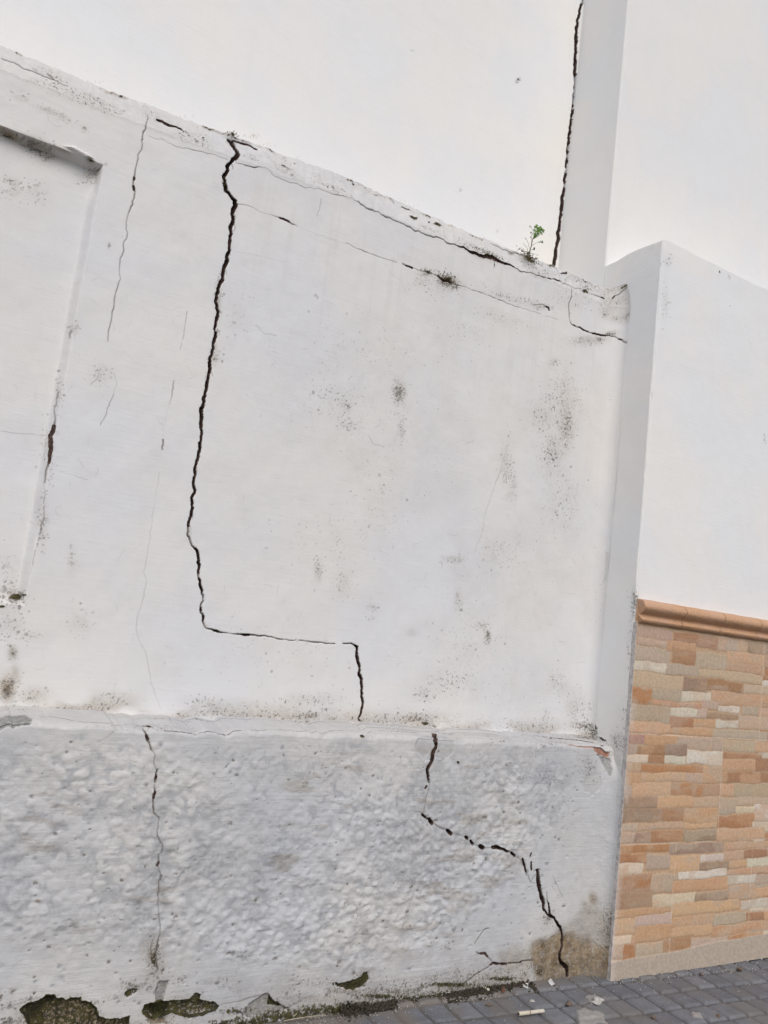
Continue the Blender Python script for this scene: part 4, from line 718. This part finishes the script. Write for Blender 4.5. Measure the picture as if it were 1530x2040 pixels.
scat(888,553,22,12,150,.008,YW,15); scat(905,566,16,6,50,.007,YW,20); scat(850,540,14,4,50,.007,YW,20); scat(1055,512,24,7,220,.010,YW-.0,38); scat(965,501,44,5,240,.007,YW,22); scat(1166,576,9,6,70,.007,YW); scat(461,268,12,4,90,.009,YW+.02,8); scat(825,427,10,4,60,.006,YW+.035,22); scat(447,367,5,12,60,.006,YW+.012); scat(34,1190,20,8,90,.007,YW+.03,-10); scat(1212,665,9,4,40,.006,YW-.02)
tuft_mesh('dry_moss', M_DRYM, sp, 'olive brown moss tufts growing in the cracks of the wall top', 'moss')
sp = []
scat(312,2005,30,12,260,.008,YP+.004); scat(100,1995,16,22,160,.007,YP+.01,30); scat(700,1962,36,10,200,.007,YP-.0,-15); scat(306,1910,8,30,90,.005,YP); scat(1182,1460,20,9,160,.009,YP+.12,35)
for i in range(1700):
    x = random.uniform(1.25, 2.66); 
    if vn(x*7, 1., 5) < .42: continue
    z = abs(random.gauss(0, .014)); sp.append((x, YP-.003-random.uniform(0, .02)*max(0, 1-z/.02), z+.002, 0, -.5, .7, random.uniform(.004, .009)))
tuft_mesh('moss', M_MOSS, sp, 'dark green moss on the bare patches and foot of the plinth', 'moss')
# fine dry stalks on the coping
sp = []
for px, py, n in [(500,270,16),(530,290,8),(580,318,5),(800,402,8),(815,409,5),(700,358,4),(190,162,5),(370,232,5),(1030,500,6)]:
    for _ in range(n):
        p = on_y(px+random.gauss(0, 12), py+random.gauss(0, 2), YW+.06); sp.append((p[0], p[1], p[2]-.006, 0, 0, 1.6, random.uniform(.008, .02)))
V = []; Fq = []
for (x, y, z, a_, b_, c_, L) in sp:
    d = Vector((random.gauss(0, .35), random.gauss(0, .2), 1)).normalized(); p = Vector((x, y, z)); s_ = Vector((.0007, 0, 0)); i = len(V); V += [p-s_, p+s_, p+d*L+s_*.4, p+d*L-s_*.4]; Fq.append((i, i+1, i+2, i+3))
me = bpy.data.meshes.new('stalk'); me.from_pydata([tuple(v_) for v_ in V], [], Fq); me.materials.append(M_STRAW); o = bpy.data.objects.new('dry_stalks', me); COL.objects.link(o); tag(o, 'hair-thin dry stalks along the crest of the wall', 'dry grass', kind='stuff')

# the weed
YWD = YW+.005
wp = on_y(1053, 506, YWD); weed = empty('weed', tuple(wp)); tag(weed, 'small green weed with lobed leaves sprouting from the mossy wall top', 'weed')
def W(x, y, dy=0.): q = on_y(1000+x/10.93, 430+y/10.93, YWD+dy); return Vector(q)-Vector(wp)
def tube(bm, pts, r0, r1, seg=6):
    rings = []; n = len(pts)
    for i, p in enumerate(pts):
        t = (pts[min(i+1, n-1)]-pts[max(i-1, 0)]).normalized(); a_ = t.cross(Vector((0, 1, .2))).normalized(); b_ = t.cross(a_); rr = r0+(r1-r0)*i/(n-1)
        rings.append([bm.verts.new(p+a_*rr*math.cos(j*2*math.pi/seg)+b_*rr*math.sin(j*2*math.pi/seg)) for j in range(seg)])
    for A, B in zip(rings[:-1], rings[1:]):
        for j in range(seg): bm.faces.new([A[j], A[(j+1) % seg], B[(j+1) % seg], B[j]])
    bm.faces.new(list(reversed(rings[0]))); bm.faces.new(rings[-1])
bm = bmesh.new(); tube(bm, [W(560, 850), W(600, 780), W(640, 660), W(660, 540), W(700, 440), W(760, 360)], .0032, .0015); bm_obj('stem', bm, M_STEM, weed, True)
def lobed(pts, w0, mat, dy=0., lob=3, name='leaf', r=.0009):
    bm = bmesh.new(); P = [W(x, y, dy*i/(len(pts)-1)) for i, (x, y) in enumerate(pts)]; tube(bm, P, r, r*.6, 5)
    w0 = w0*1.1; tip = P[-1]; d = (P[-1]-P[-2]).normalized(); nrm = Vector((random.uniform(-.3, .3), -1, random.uniform(-.1, .6))).normalized(); sd2 = d.cross(nrm).normalized(); L = (P[-1]-P[-2]).length
    def blade(c, dd, ln, wd):
        s2 = dd.cross(nrm).normalized()*wd; b0 = bm.verts.new(c); l1 = bm.verts.new(c+dd*ln*.35-s2*.8); r1 = bm.verts.new(c+dd*ln*.35+s2*.8); l2 = bm.verts.new(c+dd*ln*.75-s2+nrm*wd*.3); r2 = bm.verts.new(c+dd*ln*.75+s2+nrm*wd*.3); t = bm.verts.new(c+dd*ln); m1 = bm.verts.new(c+dd*ln*.5-nrm*wd*.25)
        for f in ((b0, r1, m1), (b0, m1, l1), (r1, r2, m1), (l1, m1, l2), (r2, t, m1), (l2, m1, t)): bm.faces.new(f)
    blade(tip-d*w0*1.2, d, w0*2.6, w0*.75)
    for i in range(lob):
        c = P[-1]-(P[-1]-P[-2])*(i/(lob)*.9); s3 = w0*(1-.15*i)
        for sg in (-1, 1): blade(c, (d*.5+sd2*sg*(.9)).normalized(), s3*1.7, s3*.5)
    return bm_obj(name, bm, mat, weed)
lobed([(600,720),(575,600),(550,540),(520,500)], .004, M_LEAF, -.01, 1); lobed([(560,770),(550,700),(520,650),(480,620)], .0045, M_LEAF, -.012, 0)
lobed([(640,660),(700,620),(760,580),(870,570)], .0055, M_LEAF, -.01, 3); lobed([(620,760),(660,740),(690,725)], .006, M_LEAF, -.015, 1); lobed([(610,810),(700,825),(770,855)], .004, M_LEAF, -.01, 0)
lobed([(655,520),(640,430),(630,370)], .004, M_LEAF, -.004, 1); lobed([(690,430),(680,340),(650,270),(610,230)], .0032, M_LEAF, .0, 3); lobed([(645,640),(640,500),(625,470)], .0035, M_LEAF, 0, 0)
for a_, b_, dy in [(740,240,0),(800,270,-.006),(770,310,-.012),(880,300,0),(890,350,-.004),(840,370,-.01),(740,340,.004),(810,330,-.012),(780,390,-.01),(720,400,-.006),(850,320,.006),(700,470,-.006),(760,215,.004),(715,260,-.004),(835,255,-.008),(855,290,.004),(700,320,-.008),(780,290,-.014),(905,320,-.008),(865,400,-.004),(760,270,.008),(820,300,.01),(720,430,.008),(660,400,-.012),(750,420,-.016),(790,340,-.02)]:
    lobed([(690, 500), ((700+a_)/2, (480+b_)/2+10), (a_, b_)], .0052 if b_ < 400 else .004, M_LEAFN, dy, 1)

# debris: each piece found in the photo
def cig(px0, py0, px1, py1, rad, name, lab, band=True):
    a_ = on_z(px0, py0, .012); b_ = on_z(px1, py1, .012); L = math.hypot(b_[0]-a_[0], b_[1]-a_[1]); o = empty(name, ((a_[0]+b_[0])/2, (a_[1]+b_[1])/2, rad+.006), math.atan2(b_[1]-a_[1], b_[0]-a_[0])); tag(o, lab, 'cigarette butt')
    bm = bmesh.new(); n = 10; R = []
    for i in range(n+1):
        x = -L/2+L*.42*i/n; R.append([bm.verts.new((x, rad*math.cos(j*math.pi/7)*(1+.04*math.sin(i)), rad*math.sin(j*math.pi/7)*.9)) for j in range(14)])
    for A, B in zip(R[:-1], R[1:]):
        for j in range(14): bm.faces.new([A[j], A[(j+1) % 14], B[(j+1) % 14], B[j]])
    bm.faces.new(R[0]); bmesh.ops.recalc_face_normals(bm, faces=bm.faces); bm_obj('filter', bm, M_CREAM, o, True)
    bm = bmesh.new(); R = []
    for i in range(n+1):
        x = -L/2+L*.42+L*.58*i/n; R.append([bm.verts.new((x, rad*.94*math.cos(j*math.pi/7)*(1+.05*math.sin(i*2)), rad*.94*math.sin(j*math.pi/7)*.88)) for j in range(14)])
    for A, B in zip(R[:-1], R[1:]):
        for j in range(14): bm.faces.new([A[j], A[(j+1) % 14], B[(j+1) % 14], B[j]])
    bm.faces.new(R[-1]); bmesh.ops.recalc_face_normals(bm, faces=bm.faces); bm_obj('paper', bm, M_PAPERC, o, True)
    if band:
        bm = bmesh.new(); R = [[bm.verts.new((x, rad*1.03*math.cos(j*math.pi/7), rad*1.03*math.sin(j*math.pi/7)*.9)) for j in range(14)] for x in (-L*.085, -L*.06)]
        for j in range(14): bm.faces.new([R[0][j], R[0][(j+1) % 14], R[1][(j+1) % 14], R[1][j]])
        bm_obj('band', bm, M_REDL, o)
        bm = bmesh.new(); bmesh.ops.create_circle(bm, cap_ends=True, segments=14, radius=rad*.7, matrix=Matrix.Translation((-L/2-.0006, 0, 0)) @ Matrix.Rotation(math.pi/2, 4, 'Y')); bm_obj('burnt_end', bm, M_SOIL, o)
M_PAPERC = simple('rolled_paper', (.50, .45, .36), (.60, .55, .46), 60)
cig(1033, 2021, 1083, 2015, .0085, 'cigarette_butt', 'long cream cigarette butt with a thin brown band lying on the pavement')
cig(955, 1965, 974, 1974, .008, 'cigarette_butt', 'short crumpled cigarette butt against the mossy wall foot', False)
def scrap(name, pts, mat, lab, cat, h=.004, curl=.006, thick=.0012):
    P = [on_z(x, y, .006) for x, y in pts]; c = sum(P)/len(P); bm = bmesh.new(); top = [bm.verts.new((p[0]-c[0], p[1]-c[1], h+curl*(i % 2))) for i, p in enumerate(P)]; bot = [bm.verts.new(v_.co-Vector((0, 0, thick))) for v_ in top]
    cm_ = bm.verts.new((0, 0, h+curl*.9)); cb_ = bm.verts.new((0, 0, h+curl*.9-thick)); n = len(top)
    for i in range(n): bm.faces.new([top[i], top[(i+1) % n], cm_]); bm.faces.new([bot[(i+1) % n], bot[i], cb_]); bm.faces.new([top[(i+1) % n], top[i], bot[i], bot[(i+1) % n]])
    bmesh.ops.recalc_face_normals(bm, faces=bm.faces); o = bm_obj(name, bm, mat); o.location = (c[0], c[1], .004+gz(c[0], c[1])); tag(o, lab, cat); return o
scrap('paper_scrap', [(1023,1950),(1030,1948),(1042,1957),(1052,1963),(1053,1970),(1048,1973),(1040,1966),(1030,1960)], M_PAPER, 'long folded white paper scrap beside a reddish leaf at the wall foot', 'paper')
scrap('plastic_scrap', [(1091,1955),(1097,1953),(1104,1960),(1105,1964),(1099,1965),(1092,1961)], M_PAPER, 'small oval whitish scrap lying alone below the brown stained corner', 'litter')
scrap('paper_wrapper', [(874,1982),(877,1975),(890,1974),(905,1973),(907,1981),(895,1984),(880,1985)], M_PAPER, 'crumpled whitish green paper wrapper on the moss strip', 'paper', .008, .006)
scrap('dry_leaf', [(1046,1957),(1050,1950),(1052,1942),(1056,1950),(1056,1958),(1050,1961)], M_REDL, 'reddish brown dry leaf standing by the folded white paper', 'leaf', .012, .01)
scrap('dry_leaf', [(998,1974),(1004,1970),(1006,1976),(1005,1981),(999,1980)], M_REDL, 'curled dark brown leaf on the pavement right of the short cigarette butt', 'leaf', .006, .008)
scrap('dry_leaf', [(1003,1956),(1009,1950),(1016,1955),(1012,1961),(1005,1961)], M_STRAW, 'yellowish dry leaf resting on the moss at the wall foot', 'leaf', .012, .004)
lump('pebble', 1134, 2005, .013, M_STONE, 'round brown pebble right of the long cigarette butt', 'pebble', 1, .75)
lump('pebble', 955, 1989, .009, M_GREYST, 'small grey pebble below the short cigarette butt', 'pebble', 2, .8)
lump('pebble', 1474, 1932, .013, M_STONE, 'dark brown pebble near the tiled wall at the right', 'pebble', 3, .8)
lump('pebble', 1397, 1943, .010, M_STONE, 'dark rough pebble on the paving joint left of the farthest pebble', 'pebble', 4, .7)
lump('pebble', 1431, 2029, .011, M_STONE, 'brown pebble at the right near the bottom edge', 'pebble', 5, .7)
lump('pebble', 1301, 2030, .010, M_STONE, 'mottled dark pebble beside the long paving joint at the bottom', 'pebble', 6, .6)
lump('pebble', 630, 2008, .010, M_REDL, 'reddish brown pebble in the dark soil near the straw', 'pebble', 8, .6)
lump('mortar_chunk', 1190, 2001, .022, M_PALE, 'largest pale broken mortar chunk on the pavement', 'rubble', 7, .55, elong=1.5, rz=.4, rough=.38)
lump('mortar_chunk', 1060, 1997, .010, M_PALE, 'small flat grey mortar chunk above the long cigarette butt', 'rubble', 9, .4, elong=1.5)
lump('mortar_chunk', 1212, 1940, .006, M_PALE, 'tiny pale mortar chunk under the corner of the two walls', 'rubble', 10, .6)
lump('mortar_chunk', 430, 2036, .02, M_GREYST, 'grey mortar chunk in the soil at the bottom left', 'rubble', 12, .8)
lump('mortar_chunk', 812, 1972, .02, M_GREYST, 'grey broken mortar chunk lodged in the mossy wall foot', 'rubble', 14, .55, elong=1.8)
lump('twig_bark', 975, 2004, .006, M_STONE, 'short dark bark piece left of the long cigarette butt', 'bark', 15, .5, elong=2.6, rz=-.5)
# straws
for a_, b_, lab in [((565,2034),(650,2023),'long pale straw lying along the bottom edge'), ((584,2025),(607,2013),'short pale straw leaning on the dark soil')]:
    p, q = on_z(*a_, .012), on_z(*b_, .02); bm = bmesh.new(); P = [Vector(p)*(1-t)+Vector(q)*t+Vector((0, 0, .004*math.sin(t*3))) for t in np.linspace(0, 1, 7)]; c_ = P[3].copy(); tube(bm, [x-c_ for x in P], .0018, .001, 5); o = bm_obj('straw', bm, M_STRAW, None, True); o.location = c_; tag(o, lab, 'straw')
